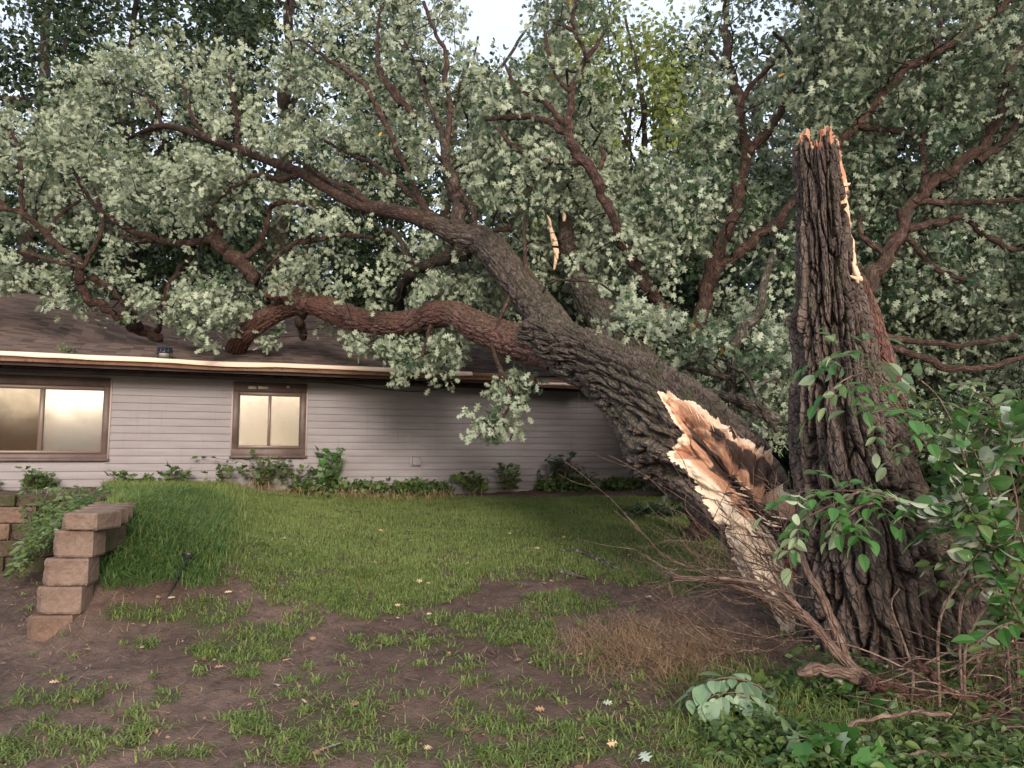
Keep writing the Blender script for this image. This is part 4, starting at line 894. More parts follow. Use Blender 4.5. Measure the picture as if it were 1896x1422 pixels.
    base=np.array([P(1250,800,6.0)]); out=nrm(allp-base+np.array((0,1.2,.4))); 
    k=allp; C3=np.concatenate([k+r.normal(size=k.shape)*np.where(np.arange(len(k))<len(pts),.15,.075)[:,None] for _ in range(9)]); O3=np.concatenate([out]*9)
    px3,py3,_=proj(C3); ok=~((py3>np.interp(px3,lx,ly)+14)&(px3<870)&(py3>540)&(px3>0)&(C3[:,1]>10.2)); ok&=clear_wood(C3,[spline(F1,90),spline(F2,120)],13,keep=.03)&clear_wood(C3,WOOD,13,keep=.06); C3=C3[ok]; O3=O3[ok]
    leaf_obj('foliage',M['leaf'],tree,[rosettes(C3,O3,7,.09,bias_w=1.15)])
    print('fallen clusters',len(allp),'rosettes',len(C3)); return tree
build_fallen()
# ---- the torn standing trunk
def build_snag():
    b=P(1650,1290,5.0); o=empty('broken_trunk',(b[0],b[1],float(gz(b[0],b[1]))),'tall standing oak trunk snapped off at the top, deeply furrowed bark','tree trunk')
    K=limb_from([(1735,1420,5.05,210),(1690,1310,5.05,182),(1662,1210,5.05,158),(1638,1110,5.0,138),(1612,1010,5.0,122),(1589,910,5.0,102),(1568,820,5.0,91),(1554,740,5.0,78),(1547,660,5.0,67),(1541,590,5.0,59),(1534,520,5.0,51),(1529,440,5.0,48),(1523,360,5.0,44),(1514,300,5.0,39),(1510,262,5.0,35)])
    n,ns=1000,520
    V,D,uv,rel,C,T,R,s=bark_tube(K,n,ns,cell=.08,stretch=7.5,amp=.10,seed=77,warp=1.3,lump=.05,twist=-.012,jag_end=.10,R0=.36)
    px,py,_=proj(V)
    # fluted root flare
    fl=(fbm(np.cos(uv[...,0]/.36)*2.2,np.sin(uv[...,0]/.36)*2.2,0,61,2)-.5)*sstep(1.3,.0,uv[...,1])*.35; V=V+D*fl[...,None]
    # knob on the left
    kb=np.exp(-(((px-1462)/26)**2+((py-598)/34)**2))*((D*nrm(V)).sum(-1)<.5); V=V+D*(kb*.07)[...,None]
    V0=C[:,None,:]+(R[:,None]*1.0)[...,None]*D
    sl=[(1546,268),(1556,275),(1567,330),(1580,400),(1588,470),(1602,515),(1580,528),(1576,490),(1573,430),(1562,360),(1553,310)]
    px,py,_=proj(V0); sd=in_poly(px,py,sl)+(fbm(py/12.,px/12.,0,3,3)-.5)*9; sd=np.where((D*nrm(V)).sum(-1)<.6,sd,-40)
    sl2=[(1466,330),(1478,335),(1474,420),(1466,430)]; sd=np.maximum(sd,np.where((D*nrm(V)).sum(-1)<.5,in_poly(px,py,sl2),-40))
    top=s[-1]-uv[...,1]; crown=.045+.05*fbm(np.cos(uv[...,0]/.36)*3,np.sin(uv[...,0]/.36)*3,0,5,3); sd=np.maximum(sd,(crown-top)*300-6)
    V=np.where((sd>0)[...,None],V-D*(.02+.01*(fbm(uv[...,0]*40,uv[...,1]*3,0,9,3)))[...,None],V)
    W_=V.reshape(-1,3); F=grid_faces(n,ns); fm=sd.reshape(-1)[F].mean(1)>0
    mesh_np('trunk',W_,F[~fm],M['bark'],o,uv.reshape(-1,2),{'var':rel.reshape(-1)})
    Fw=F[fm]; us,inv=np.unique(Fw,return_inverse=True); mesh_np('bare_wood',W_[us],inv.reshape(-1,4),M['wood_pale'],o,uv.reshape(-1,2)[us],{'var':np.clip(np.clip(sd/14,0,1)*.5+.45*sstep(480,430,py)+.3*(top<.3),0,1).reshape(-1)[us]})
    # jagged broken top: spikes of wood
    acc=Acc(); r=random.Random(9); c=C[-1]
    for i in range(70):
        a=r.uniform(0,6.28); q=math.sqrt(r.random())*R[-1]*.85; p0=c+np.array((math.cos(a)*q,math.sin(a)*q,-.10)); h=r.uniform(.0,.05)*(1.2 if math.cos(a)<.2 else .9); p1=p0+np.array((r.uniform(-.02,.02),0,h+.02)); w=r.uniform(.008,.02)
        v,f_,u=tube(np.array([[*p0,w],[*((p0+p1)/2),w*.9],[*p1,w*.25]]),7,5); acc.add(v,f_,u,r.choice((.45,.6,1,1)))
    v=V[-1].mean(0); ring=V[-6]; nn=len(ring); acc.add(np.vstack([ring,v-np.array((0,0,.07))]),[np.stack([np.arange(nn),(np.arange(nn)+1)%nn,np.full(nn,nn)],-1)],None,1.0)
    acc.build('broken_top',M['wood'],o)
    # slab of redder bark clasping the right side
    K=limb_from([(1668,850,4.98,34),(1650,780,4.96,33),(1632,700,4.96,30),(1618,640,4.97,26),(1606,580,4.98,20),(1597,530,5.0,10),(1592,505,5.0,4)])
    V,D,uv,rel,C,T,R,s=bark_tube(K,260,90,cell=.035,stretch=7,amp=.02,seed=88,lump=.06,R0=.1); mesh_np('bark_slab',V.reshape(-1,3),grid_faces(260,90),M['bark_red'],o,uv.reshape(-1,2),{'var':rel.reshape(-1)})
    # pale splinters at the slab's head
    acc=Acc()
    for (a,b_,w) in (((1590,520),(1578,485),5),((1588,525),(1586,492),5),((1594,520),(1572,510),3.5),((1590,515),(1583,500),6),((1596,520),(1586,512),6)):
        p0=P(*a,4.8); p1=P(*b_,4.8); w=w*4.8/FPX; v,f_,u=tube(np.array([[*p0,w*.5],[*((p0+p1)/2),w],[*p1,w*.2]]),9,6); acc.add(v,f_,u,0.)
    acc.build('splinter',M['wood_pale'],o)
    # dark rotten hollow with loose wood at the foot, right
    acc=Acc()
    for i in range(60):
        x=r.uniform(1800,1930); y=r.uniform(1040,1330); p0=P(x,y,4.75+r.uniform(-.1,.25)); L=r.uniform(.12,.4); d=nrm(np.array((r.uniform(-.1,.35),r.uniform(-.2,.2),-1.))); w=r.uniform(.008,.03); p1=p0+d*L; p1[2]=max(p1[2],float(gz(p1[0],p1[1]))-.02)
        v,f_,u=tube(np.array([[*p0,w*.3],[*((p0+p1)/2+np.array((.015,0,0))),w],[*p1,w*.4]]),7,6); acc.add(v,f_,u,r.choice((.3,1,1)))
    acc.build('rotten_wood',M['wood'],o); return o
build_snag()
# ---- standing trees behind
def standing_tree(name,label,cat,traced,nclu,region,leaf,mat,size=.11,nl=6,group=None,per=6,seedn=1,dens=.42,ns=16,gapf=1.0,spr=.15,tmpl=OAK,forked=True,extra=None,maxlen=3.2,bias=(0,.5,.6),twk=.0021,clear=True):
    """traced: list of limbs (px,py,depth,r_px); region(px,py)->bool and depth range"""
    r=np.random.default_rng(seedn); K0=limb_from(traced[0]); b=K0[0]; g=float(gz(b[0],b[1]))
    o=empty(name,(b[0],b[1],g),label,cat,group); segs=[]; WL=[]
    for i,tr in enumerate(traced):
        K=limb_from(tr)
        if i==0 and K[0][2]>g-.1: K=np.vstack([[K[0][0]+.02,K[0][1],g-.15,K[0][3]*1.25],K])
        S=spline(K,max(14,len(K)*10)); jit=np.stack([fbm(np.arange(len(S))*.3,i*9.1+j*3,seedn,41,3)-.5 for j in range(3)],-1)*S[:,3:4]*1.8; jit*=np.clip(np.arange(len(S))/6.,0,1)[:,None]; S[:,:3]+=jit; S[:,3]*=.86+.25*vn(np.arange(len(S))*.5,3,i,seedn)
        V,F,u=tube(S,len(S),ns if S[0,3]>.03 else 9); mesh_np('trunk' if i==0 else 'limb',V,F,M[mat],o,u)
        L=np.linalg.norm(np.diff(K[:,:3],axis=0),axis=1).sum(); WL.append(spline(K,max(4,int(L/.06)))); q=spline(K,max(3,int(L/.2))); segs.append(q if i else q[len(q)//3:])
    x0,x1,y0,y1,d0,d1=region[:6]; fn=region[6] if len(region)>6 else None
    px=r.uniform(x0,x1,nclu); py=r.uniform(y0,y1,nclu); Y=r.uniform(d0,d1,nclu); pts=np.array([P(a,b_,c) for a,b_,c in zip(px,py,Y)])
    dn=fbm(pts[:,0]*.9,pts[:,1]*.7,pts[:,2]*.9,50+seedn,3); keep=dn>dens
    if fn is not None: keep&=fn(px,py,Y,dn)
    keep&=pts[:,2]>-.3
    hd=(pts-W0).dot(NO); hx=(pts-W0).dot(U); rr=(HOUSE['OV']-hd)/math.cos(HOUSE['SL']); keep&=~((rr>-.3)&(rr<12)&(hx<HOUSE['t1']+.6)&(pts[:,2]<HOUSE['zr0']+np.minimum(rr,12-rr)*.37+.2))
    pts=pts[keep]
    if extra is not None: pts=np.vstack([pts,extra])
    S=np.vstack(segs); acc,tw=grow_twigs(pts,S[:,:3],S[:,3],rmin=.004,kr=twk,wob=.12,maxlen=maxlen,ns=4); acc.build('twigs',M['twig'],o)
    C3=np.concatenate([pts+r.normal(size=pts.shape)*spr for _ in range(per)]); C3=C3[clear_wood(C3,WL,15,r,.03)] if clear else C3; out=np.tile(np.array(bias,float),(len(C3),1))+nrm(C3-S[:,:3].mean(0))*.6
    leaf_obj('crown',M[leaf],o,[rosettes(C3,out,nl,size,bias_w=1.0,tmpl=tmpl,jitter=spr*.35,rng=r)]); print(name,len(pts)); return o
A=[[(1287,760,8.6,17),(1285,700,8.7,17),(1283,640,8.8,17),(1298,590,8.8,16),(1312,530,8.9,14),(1322,485,8.9,14),(1345,440,9,12),(1358,395,9.1,11),(1370,340,9.2,11),(1382,288,9.3,10),(1375,240,9.4,9),(1368,180,9.5,8),(1345,90,9.7,7),(1348,0,9.9,6),(1340,-90,10,4)],
   [(1284,640,8.8,13),(1262,605,8.7,11),(1225,560,8.6,11),(1190,520,8.5,11),(1165,470,8.5,11),(1145,435,8.4,10),(1128,390,8.4,9),(1100,330,8.4,10),(1075,290,8.4,11),(1055,252,8.4,10),(1053,200,8.4,7),(1065,150,8.5,6),(1085,110,8.6,5),(1120,60,8.6,4)],
   [(1055,250,8.4,8),(1020,228,8.5,6),(985,218,8.6,6),(940,218,8.7,5),(900,222,8.8,4)],[(1078,300,8.4,7),(1040,300,8.4,6),(995,296,8.5,5),(950,270,8.6,4),(920,235,8.7,3)],
   [(1050,235,8.4,6),(1010,190,8.5,5),(960,165,8.6,4),(935,120,8.7,3)],[(1055,170,8.4,5),(1030,140,8.5,4),(1015,100,8.5,4),(1010,60,8.6,3)],[(1068,62,8.5,4),(1060,30,8.5,4),(1075,-20,8.6,3)],[(1090,115,8.5,4),(1065,62,8.5,4),(1025,40,8.6,3)],
   [(1100,325,8.4,5),(1118,295,8.4,5),(1112,270,8.4,3)],[(1322,500,8.9,11),(1370,462,8.8,10),(1420,425,8.8,9),(1450,395,8.8,8),(1490,350,8.9,7),(1530,330,9,5)],[(1420,430,8.8,6),(1450,420,8.8,5),(1500,415,8.8,4)],
   [(1384,285,9.3,9),(1420,245,9.3,9),(1450,200,9.3,8),(1490,140,9.4,7),(1530,90,9.5,7),(1560,40,9.6,6),(1580,-20,9.7,5)],[(1370,190,9.5,6),(1400,150,9.5,5),(1450,100,9.5,4)],[(1490,140,9.4,5),(1460,90,9.4,4),(1430,60,9.4,3)]]
standing_tree('forked_oak','forked oak rising behind the torn trunk, left of the broken trunk','tree',A,1900,(880,1560,-130,760,8.0,12.2,lambda px,py,Y,dn:(py>np.interp(px,[850,960,985,1020,1120,1140,1265,1300,1400,1500],[180,170,110,-150,-150,330,320,-20,-150,-150])+(dn-.5)*120)&((Y>9.3)|(np.hypot(px-1300,py-560)>90))&(py<np.interp(px,[880,1000,1100,1200,1300,1600],[330,430,560,640,740,740]))&((px<1380)|(dn>.5)|(py>320))),'leaf','bark_small',.092,7,seedn=4,dens=.465,per=8,spr=.16)
Bt=[[(1600,760,7.9,18),(1600,640,7.9,18),(1602,560,7.9,17),(1612,520,7.9,15),(1640,470,8,13),(1668,420,8.1,12),(1690,375,8.2,12),(1730,340,8.3,11),(1780,300,8.4,10),(1820,270,8.5,10),(1850,210,8.6,9),(1870,130,8.8,7),(1900,60,9,5)],
    [(1690,375,8.2,8),(1710,350,8.2,7),(1708,290,8.3,6),(1710,250,8.4,5)],[(1695,372,8.2,8),(1750,375,8.2,6),(1810,372,8.2,5),(1900,370,8.3,5)],[(1680,425,8.1,8),(1740,410,8.1,7),(1790,405,8.1,6),(1830,440,8.1,6),(1880,460,8.1,5),(1920,450,8.2,4)],
    [(1545,275,8.6,10),(1580,240,8.6,9),(1630,180,8.7,8),(1690,120,8.8,8),(1750,90,8.9,7),(1820,40,9,6),(1870,0,9.1,5)],[(1602,560,7.9,8),(1570,440,8.2,8),(1555,340,8.5,9),(1545,275,8.6,9)],[(1590,235,8.6,6),(1640,240,8.6,5),(1690,250,8.6,4)],
    [(1810,300,8.4,7),(1850,270,8.4,6),(1890,220,8.5,5)],[(1700,150,8.8,5),(1740,60,8.9,4),(1720,0,9,3)],[(1680,440,8.1,6),(1740,500,8.0,5),(1800,520,8.0,4)],[(1602,640,7.9,9),(1680,650,7.8,7),(1750,680,7.7,7),(1820,680,7.7,6),(1900,660,7.7,5)],[(1602,620,7.9,8),(1700,630,7.8,6),(1780,640,7.7,5),(1880,620,7.7,4)],[(1640,470,8,6),(1600,440,8,5),(1590,400,8.1,4)]]
standing_tree('spreading_oak','spreading oak behind the broken trunk, limbs reaching to the right edge','tree',Bt,2300,(1480,2050,-130,800,7.8,12.5,lambda px,py,Y,dn:((Y>8.7)|(dn>.52))&((py>250)|(dn>.46))),'leaf_green','bark_small',.095,7,seedn=6,dens=.455,per=8,spr=.17)
# small lichened dead boughs between the trunks
D0=[[(1360,760,7.4,9),(1352,700,7.5,9),(1362,640,7.6,10),(1400,580,7.7,9),(1420,520,7.8,7),(1430,470,7.9,5)],[(1440,780,6.9,12),(1380,745,6.9,11),(1330,735,6.8,9),(1290,715,6.8,8),(1265,690,6.9,5)],[(1440,800,6.6,5),(1410,760,6.6,5),(1395,720,6.6,4),(1380,690,6.6,3),(1350,680,6.6,3)],[(1395,725,6.6,4),(1430,700,6.6,3),(1450,720,6.6,2)],[(1350,700,7.3,5),(1310,690,7.3,5),(1260,680,7.3,4)],[(1340,690,7.0,4),(1300,660,7,3)],[(1400,760,6.6,4),(1388,790,6.5,3)]]
standing_tree('dead_sapling','thin lichen-spotted sapling between the torn trunk and the broken trunk','sapling',D0,170,(1240,1470,620,800,6.9,8.2),'leaf','dull_lichen',.09,6,seedn=9,dens=.40,per=5,maxlen=1.6,spr=.1)
# the wood behind the house: one tree each
def back_tree(i,px,Y,rpx,label,leaf,region,n,sd,mat='bark_dark',size=.15,dens=.44,tmpl=SIMPLE,per=7,fn=None,spr=.28,limbs=6):
    r=random.Random(sd); x0,x1,y0,y1=region; tr=[(px,800,Y,rpx*1.2),(px+r.uniform(-8,8),600,Y,rpx),(px+r.uniform(-14,14),400,Y,rpx*.75),(px+r.uniform(-22,22),200,Y,rpx*.55),(px+r.uniform(-40,40),max(y0,-60),Y,rpx*.3)]
    T_=[tr]
    for k in range(limbs):
        f=r.uniform(.15,.85); yb=650-f*560; tx=r.uniform(x0+20,x1-20); ty=yb-r.uniform(60,230); T_.append([(px,yb,Y,rpx*.5*(1-f*.5)),((px+tx)/2+r.uniform(-15,15),(yb+ty)/2+r.uniform(0,40),Y+r.uniform(-.8,.8),rpx*.35*(1-f*.4)),(tx,ty,Y+r.uniform(-1.5,1.5),rpx*.15)])
    q=dict(tmpl=tmpl)
    return standing_tree('background_tree',label,'tree',T_,n,(x0,x1,y0,y1,Y-2.4,Y+2.4)+((fn,) if fn else ()),leaf,mat,size,6,'trees standing behind the house',per,sd,dens,8,tmpl=tmpl,spr=spr,maxlen=6,bias=(0,0,.8),twk=.004)
gap=lambda px,py,Y,dn:(py>np.interp(px,[820,850,870,960,990,1010],[-300,-300,120,95,60,-300])+(dn-.5)*60)
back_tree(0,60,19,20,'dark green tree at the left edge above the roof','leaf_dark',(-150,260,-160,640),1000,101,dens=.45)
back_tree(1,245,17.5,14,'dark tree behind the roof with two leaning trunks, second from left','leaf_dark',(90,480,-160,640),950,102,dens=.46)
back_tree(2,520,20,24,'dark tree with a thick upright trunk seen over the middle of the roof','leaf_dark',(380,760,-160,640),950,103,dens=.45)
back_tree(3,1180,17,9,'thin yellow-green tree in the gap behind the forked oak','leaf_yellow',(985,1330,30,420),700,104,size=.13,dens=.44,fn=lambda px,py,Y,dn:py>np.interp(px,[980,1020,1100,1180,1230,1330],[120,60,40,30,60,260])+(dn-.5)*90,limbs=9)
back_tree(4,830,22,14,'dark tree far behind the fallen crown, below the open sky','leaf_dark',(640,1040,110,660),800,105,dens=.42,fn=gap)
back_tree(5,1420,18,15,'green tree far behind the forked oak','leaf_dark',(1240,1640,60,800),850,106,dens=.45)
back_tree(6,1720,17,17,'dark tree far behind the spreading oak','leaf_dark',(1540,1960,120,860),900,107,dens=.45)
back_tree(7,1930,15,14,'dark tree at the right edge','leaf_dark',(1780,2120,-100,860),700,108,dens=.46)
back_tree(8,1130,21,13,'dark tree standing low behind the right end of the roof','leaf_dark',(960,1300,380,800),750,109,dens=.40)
def thicket():
    r=np.random.default_rng(12); N=6500; x=r.uniform(-34,34,N); y=r.uniform(27,34,N); h=r.uniform(0,1,N)**.9*10.5*(.75+.5*fbm(x*.25,0,0,6,3)); pts=np.stack([x,y,gz(x,y)+h],-1)
    x2=r.uniform(2.6,13,1500); y2=r.uniform(10.5,16,1500); h2=r.uniform(0,1,1500)*3.0*(.6+.8*fbm(x2*.7,y2*.7,0,7,3)); p2=np.stack([x2,y2,gz(x2,y2)+h2],-1)
    c=np.concatenate([pts+r.normal(size=pts.shape)*.35 for _ in range(4)]); V,F,A=rosettes(c,np.tile((0,-.2,.8),(len(c),1)),5,.30,tmpl=SIMPLE,jitter=.15,rng=r)
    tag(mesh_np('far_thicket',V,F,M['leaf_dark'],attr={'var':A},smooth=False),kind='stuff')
    c=np.concatenate([p2+r.normal(size=p2.shape)*.25 for _ in range(6)]); V,F,A=rosettes(c,np.tile((0,-.2,.8),(len(c),1)),6,.13,tmpl=SIMPLE,jitter=.08,rng=r)
    tag(mesh_np('undergrowth',V,F,M['leaf_dark'],attr={'var':A},smooth=False),kind='stuff')
thicket()
def far_line():
    r=np.random.default_rng(14); N=2600; x=r.uniform(-50,70,N); y=r.uniform(-46,-38,N); h=r.random(N)**.8*(2.2+4.5*fbm(x*.12,0,0,6,3)+3.5*np.exp(-((x-19)/7)**2)); p=np.stack([x,y,-1.6+h],-1); c=np.concatenate([p+r.normal(size=p.shape)*.7 for _ in range(2)]); V,F,A=rosettes(c,np.tile((0,.2,.8),(len(c),1)),5,.9,tmpl=SIMPLE,jitter=.3,rng=r)
    tag(mesh_np('woodland',V,F,M['leaf_dark'],attr={'var':A},smooth=False),kind='stuff')
far_line()
# ------------------------------------------------------------------ low plants, brush and small things
def stem_leaves(S, tmpl, size, step, r, up=(0,0,1), droop=.3, start=.15, pin=0, jit=.5, flip=0.0, whorl=1):
    """leaves along a stem S (n,4). pin>0: pinnate leaves with that many leaflet pairs"""
    seg=np.linalg.norm(np.diff(S[:,:3],axis=0),axis=1); cum=np.concatenate([[0],np.cumsum(seg)]); L=cum[-1]; t=start*L; P_=[];Yd=[];Zd=[];Sz=[]; side=1; rach=[]
    while t<=L+1e-6:
        i=min(np.searchsorted(cum,t,side='right')-1,len(S)-2); f=(t-cum[i])/max(seg[i],1e-6); p=S[i,:3]*(1-f)+S[i+1,:3]*f; T=nrm(S[i+1,:3]-S[i,:3])
        for w in range(whorl):
            a=r.normal(size=3); lat=np.cross(T,np.array(up)+a*.35); lat=nrm(lat)*side; side*=-1
            d=nrm(lat+T*r.uniform(.2,.9)+np.array((0,0,-droop+r.uniform(-.2,.4)))+r.normal(size=3)*.15*jit*2)
            z=nrm(np.array(up)+r.normal(size=3)*jit); 
            if r.random()<flip: z=-z
            if not pin:
                s=size*r.uniform(.6,1.2); P_.append(p+d*.15*s); Yd.append(d); Zd.append(z); Sz.append(s)
            else:
                s=size*r.uniform(.7,1.15); rl=s*(1.1+.75*pin); X=nrm(np.cross(d,z)); q1=p+d*rl*.55+np.array((0,0,.02*rl)); q2=p+d*rl; q2=q2-np.array((0,0,.18*rl)); rach.append(np.array([[*p,.0022],[*q1,.0018],[*q2,.0012]]))
                Sp=spline(rach[-1],12)
                for k in range(pin):
                    f=.42+.5*k/max(1,pin); c=Sp[int(f*11),:3]
                    for sg in (-1,1):
                        dd=nrm(X*sg+d*.55+r.normal(size=3)*.12+np.array((0,0,-.25))); P_.append(c); Yd.append(dd); Zd.append(z+r.normal(size=3)*.2); Sz.append(s*r.uniform(.75,1.05))
                P_.append(Sp[-1,:3]); Yd.append(nrm(Sp[-1,:3]-Sp[-3,:3])); Zd.append(z); Sz.append(s*1.1)
        t+=step*r.uniform(.7,1.3)
    n=len(P_)
    if n==0: return None,rach
    cv=r.uniform(.1,.6); V=leaves(tmpl,np.array(P_),np.array(Yd),np.array(Zd),np.array(Sz),np.clip(cv+r.uniform(-.2,.4,n),0,.95)); return V,rach
def plant(name,label,cat,base,stems,tmpl,size,step,leafm,stemm='brush',seed=1,group=None,pin=0,flip=.0,droop=.3,jit=.5,start=.15,r0=.004,whorl=1,ns=6,lname='foliage',sname='stem'):
    r=np.random.default_rng(seed); o=empty(name,base,label,cat,group); acc=Acc(); Ls=[]
    for K in stems:
        K=np.asarray(K,float); S=spline(K,max(8,len(K)*5)); v,f,u=tube(S,len(S),ns); acc.add(v,f,u)
        Lf,ra=stem_leaves(S,tmpl,size,step,r,droop=droop,start=start,pin=pin,jit=jit,flip=flip,whorl=whorl)
        if Lf is not None: Ls.append(Lf)
        for q in ra: v,f,u=tube(q,5,4); acc.add(v,f,u)
    acc.build(sname,M[stemm],o); 
    if Ls: leaf_obj(lname,M[leafm],o,Ls)
    return o
def bush_stems(x,y,h,w,n,seed,r0=.004,lean=(0,0)):
    r=np.random.default_rng(seed); z=float(gz(x,y))-.02; out=[]
    for i in range(n):
        a=r.uniform(0,6.28); q=r.uniform(.3,1)*w; hh=h*r.uniform(.55,1.05); b=np.array((x+r.normal()*.04,y+r.normal()*.03,z)); t=b+np.array((math.cos(a)*q+lean[0],math.sin(a)*q*.6+lean[1],hh)); m=(b+t)/2+np.array((0,0,hh*.18))+r.normal(size=3)*.03
        out.append([[*b,r0],[*m,r0*.8],[*t,r0*.4]])
    return out
def wallpt(px,off=.35):
    t_=W(px,850,off)[0]; q=WP(t_,0,off); return q[0],q[1]
WS=[(487,.40,.40,17,MAPLE,.085,'leaf_weed','bushy dark green weed against the siding below the small window',.30),(540,.40,.25,9,MAPLE,.08,'leaf_weed','leafy weed beside the bright maple-leaved plant, under the small window',.30),
    (605,.52,.36,16,MAPLE,.12,'leaf_fresh','bright green maple-leaved seedling by the wall right of the small window',.28),(735,.16,.2,6,OVATE,.05,'leaf_weed','low thin weed by the wall under the left side of the vent',.3),
    (880,.30,.24,10,MAPLE,.13,'leaf_weed','broad-leaved weed by the wall right of the vent',.4),(945,.40,.22,10,MAPLE,.09,'leaf_weed','taller yellowing weed by the wall, second from the dark shrub',.35),(1040,.46,.32,18,MAPLE,.10,'leaf_green','dark round shrub against the shaded right part of the siding',.3),
    (1090,.26,.22,10,OVATE,.07,'leaf_weed','low loose weed just right of the dark shrub',.35),(225,.22,.2,7,MAPLE,.10,'leaf_weed','small broad-leaved weed by the wall under the wide window trim',.5),(330,.26,.2,7,MAPLE,.11,'leaf_weed','small weed by the wall between the two windows',.4),(60,.22,.2,7,MAPLE,.10,'leaf_weed','small weed by the wall below the wide window',.6),(415,.28,.2,7,MAPLE,.085,'leaf_weed','thin weed by the wall left of the small window',.4)]
for i,(px,h,w,n,tm,sz,m_,lab,off) in enumerate(WS):
    x,y=wallpt(px,off); plant('weed',lab,'weed',(x,y,float(gz(x,y))),bush_stems(x,y,h*1.35,w*1.25,int(n*1.4),200+i),tm,sz*1.1,.06,m_,'leafstem' if False else 'brush',300+i,'weeds along the house wall',flip=.12,start=.25,jit=.6)
# arching bramble spray reaching left in front of the siding
c=wallpt(478,.4); zb=float(gz(*c))
plant('bramble','thin arching shoot with few leaves left of the small window','shoot',(c[0],c[1],zb),[np.array([[c[0],c[1],zb,.005],[*P(468,872,c[1]),.005],[*P(445,855,c[1]),.004],[*P(410,850,c[1]-.05),.003],[*P(375,845,c[1]-.1),.002],[*P(352,848,c[1]-.1),.0015]])],OVATE,.12,.13,'leaf_weed',seed=5,start=.3)
# weedy fringe along the wall
def fringe():
    r=np.random.default_rng(31); n=2600; t=r.uniform(HOUSE['t0'],HOUSE['t1'],n); off=np.abs(r.normal(size=n))*.28+.05; q=W0[None]+U[None]*t[:,None]+NO[None]*off[:,None]; h=r.uniform(.02,.16,n)*(.5+fbm(t*1.4,0,0,3,3))
    dens=fbm(t*.9,2,0,9,3); k=dens>.44; q,h,t=q[k],h[k],t[k]; q[:,2]=gz(q[:,0],q[:,1])+h; m=4; P_=np.repeat(q,m,0)+r.normal(size=(len(q)*m,3))*.04
    V,F,A=leaves(MAPLE,P_,nrm(r.normal(size=P_.shape)+np.array((0,-.3,.1))),np.array((0,-.3,1.))+r.normal(size=P_.shape)*.5,r.uniform(.03,.085,len(P_)),r.uniform(0,.9,len(P_)))
    tag(mesh_np('ground_ivy',V,F,M['leaf_weed'],attr={'var':A},smooth=False),kind='stuff')
fringe()
# ivy spilling over the cross wall
def spill():
    r=np.random.default_rng(41); st=[]
    for i in range(60):
        x0=r.uniform(40,225); y0=r.uniform(900,925); Y0=7.1+r.uniform(-.1,.8); K=[[*P(x0,y0,Y0),.004]]; n=r.integers(3,6); x,y,Y=x0,y0,Y0
        tx=r.uniform(0,150) ; ty=1065-(tx-15)*.9+r.uniform(-20,10)
        for k in range(1,n+1):
            f=k/n; xx=x0+(tx-x0)*f**1.2; yy=y0+(ty-y0)*f; YY=6.85+(Y0-6.85)*(1-f)-f*.55; p=P(xx+r.uniform(-6,6),yy,YY); p[2]=max(p[2],float(gz(p[0],p[1]))+.03); K.append([*p,.0035*(1-.6*f)])
        st.append(K)
    b=P(160,915,7.2); plant('trailing_vine','green vine spilling down over the cross wall beside the stepped blocks','vine',(b[0],b[1],float(gz(b[0],b[1]))),st,OVATE,.06,.045,'leaf_weed',seed=6,flip=.1,start=.0,jit=.6,r0=.003)
spill()
# long grass on the bank by the blocks
def bank():
    r=np.random.default_rng(43); N=26000; px=r.uniform(182,425,N); Y=r.uniform(4.9,9.0,N); x=np.array((px-CX)/FPX*Y); y=Y; z=gz(x,y); qx,qy,_=proj(np.stack([x,y,z],-1))
    k=(qy<1085+(fbm(x*3,y*3,0,3,3)-.5)*60)&(qx>188+np.clip(1000-qy,0,40))&(qx+(r.random(N)-.35)*170+(fbm(x*3,y*3,0,4,3)-.5)*80<420); x,y=x[k],y[k]
    V,F,A=blades(x,y,r.uniform(.06,.20,len(x)),r.uniform(.0025,.005,len(x)),r.uniform(.6,2.4,len(x)),np.clip(fbm(x*1.5,y*1.5,0,5,3)*.8+r.uniform(-.2,.35,len(x)),0,.95),rng=r); a=Acc(); a.add(V,F,None,A); tag(a.build('long_grass',M['grass_long'],None,False),kind='stuff')
bank()
# dead fallen branches on the lawn
def ground_branch(name,label,pts,r,mat,twigs=(),lich=True,seed=1):
    rr=np.random.default_rng(seed); b=P(*pts[0][:2],pts[0][2]); o=empty(name,(b[0],b[1],float(gz(b[0],b[1]))),label,'fallen branch'); 
    def on(px,py):
        Y=4.0
        for _ in range(60):
            p=P(px,py,Y); g=float(gz(p[0],p[1])); 
            if p[2]<=g: break
            Y+=.05+ (p[2]-g)*.6
        return P(px,py,Y)
    K=[]
    for q in pts:
        p=on(q[0],q[1]); K.append([p[0],p[1],p[2]+q[3]*.6+.01,q[3]*.68])
    S=spline(np.array(K),90); S[:,3]*=.8+.4*vn(np.arange(90)*.5,0,0,seed); V,F,u=tube(S,90,14); mesh_np('branch',V,F,M[mat],o,u)
    a=Acc()
    for tw in twigs:
        K=[]; 
        for q in tw: p=on(q[0],q[1]); K.append([p[0],p[1],p[2]+.015,q[2]])
        V,F,u=tube(np.array(K),14,6); a.add(V,F,u)
    if a.n: a.build('twig',M[mat],o)
    return o
def gpt(px,py):
    Y=2.5
    for _ in range(80):
        p=P(px,py,Y); g=float(gz(p[0],p[1]))
        if p[2]<=g+.003: break
        Y+=max(.01,(p[2]-g)*.5)
    return np.array((p[0],p[1],g))
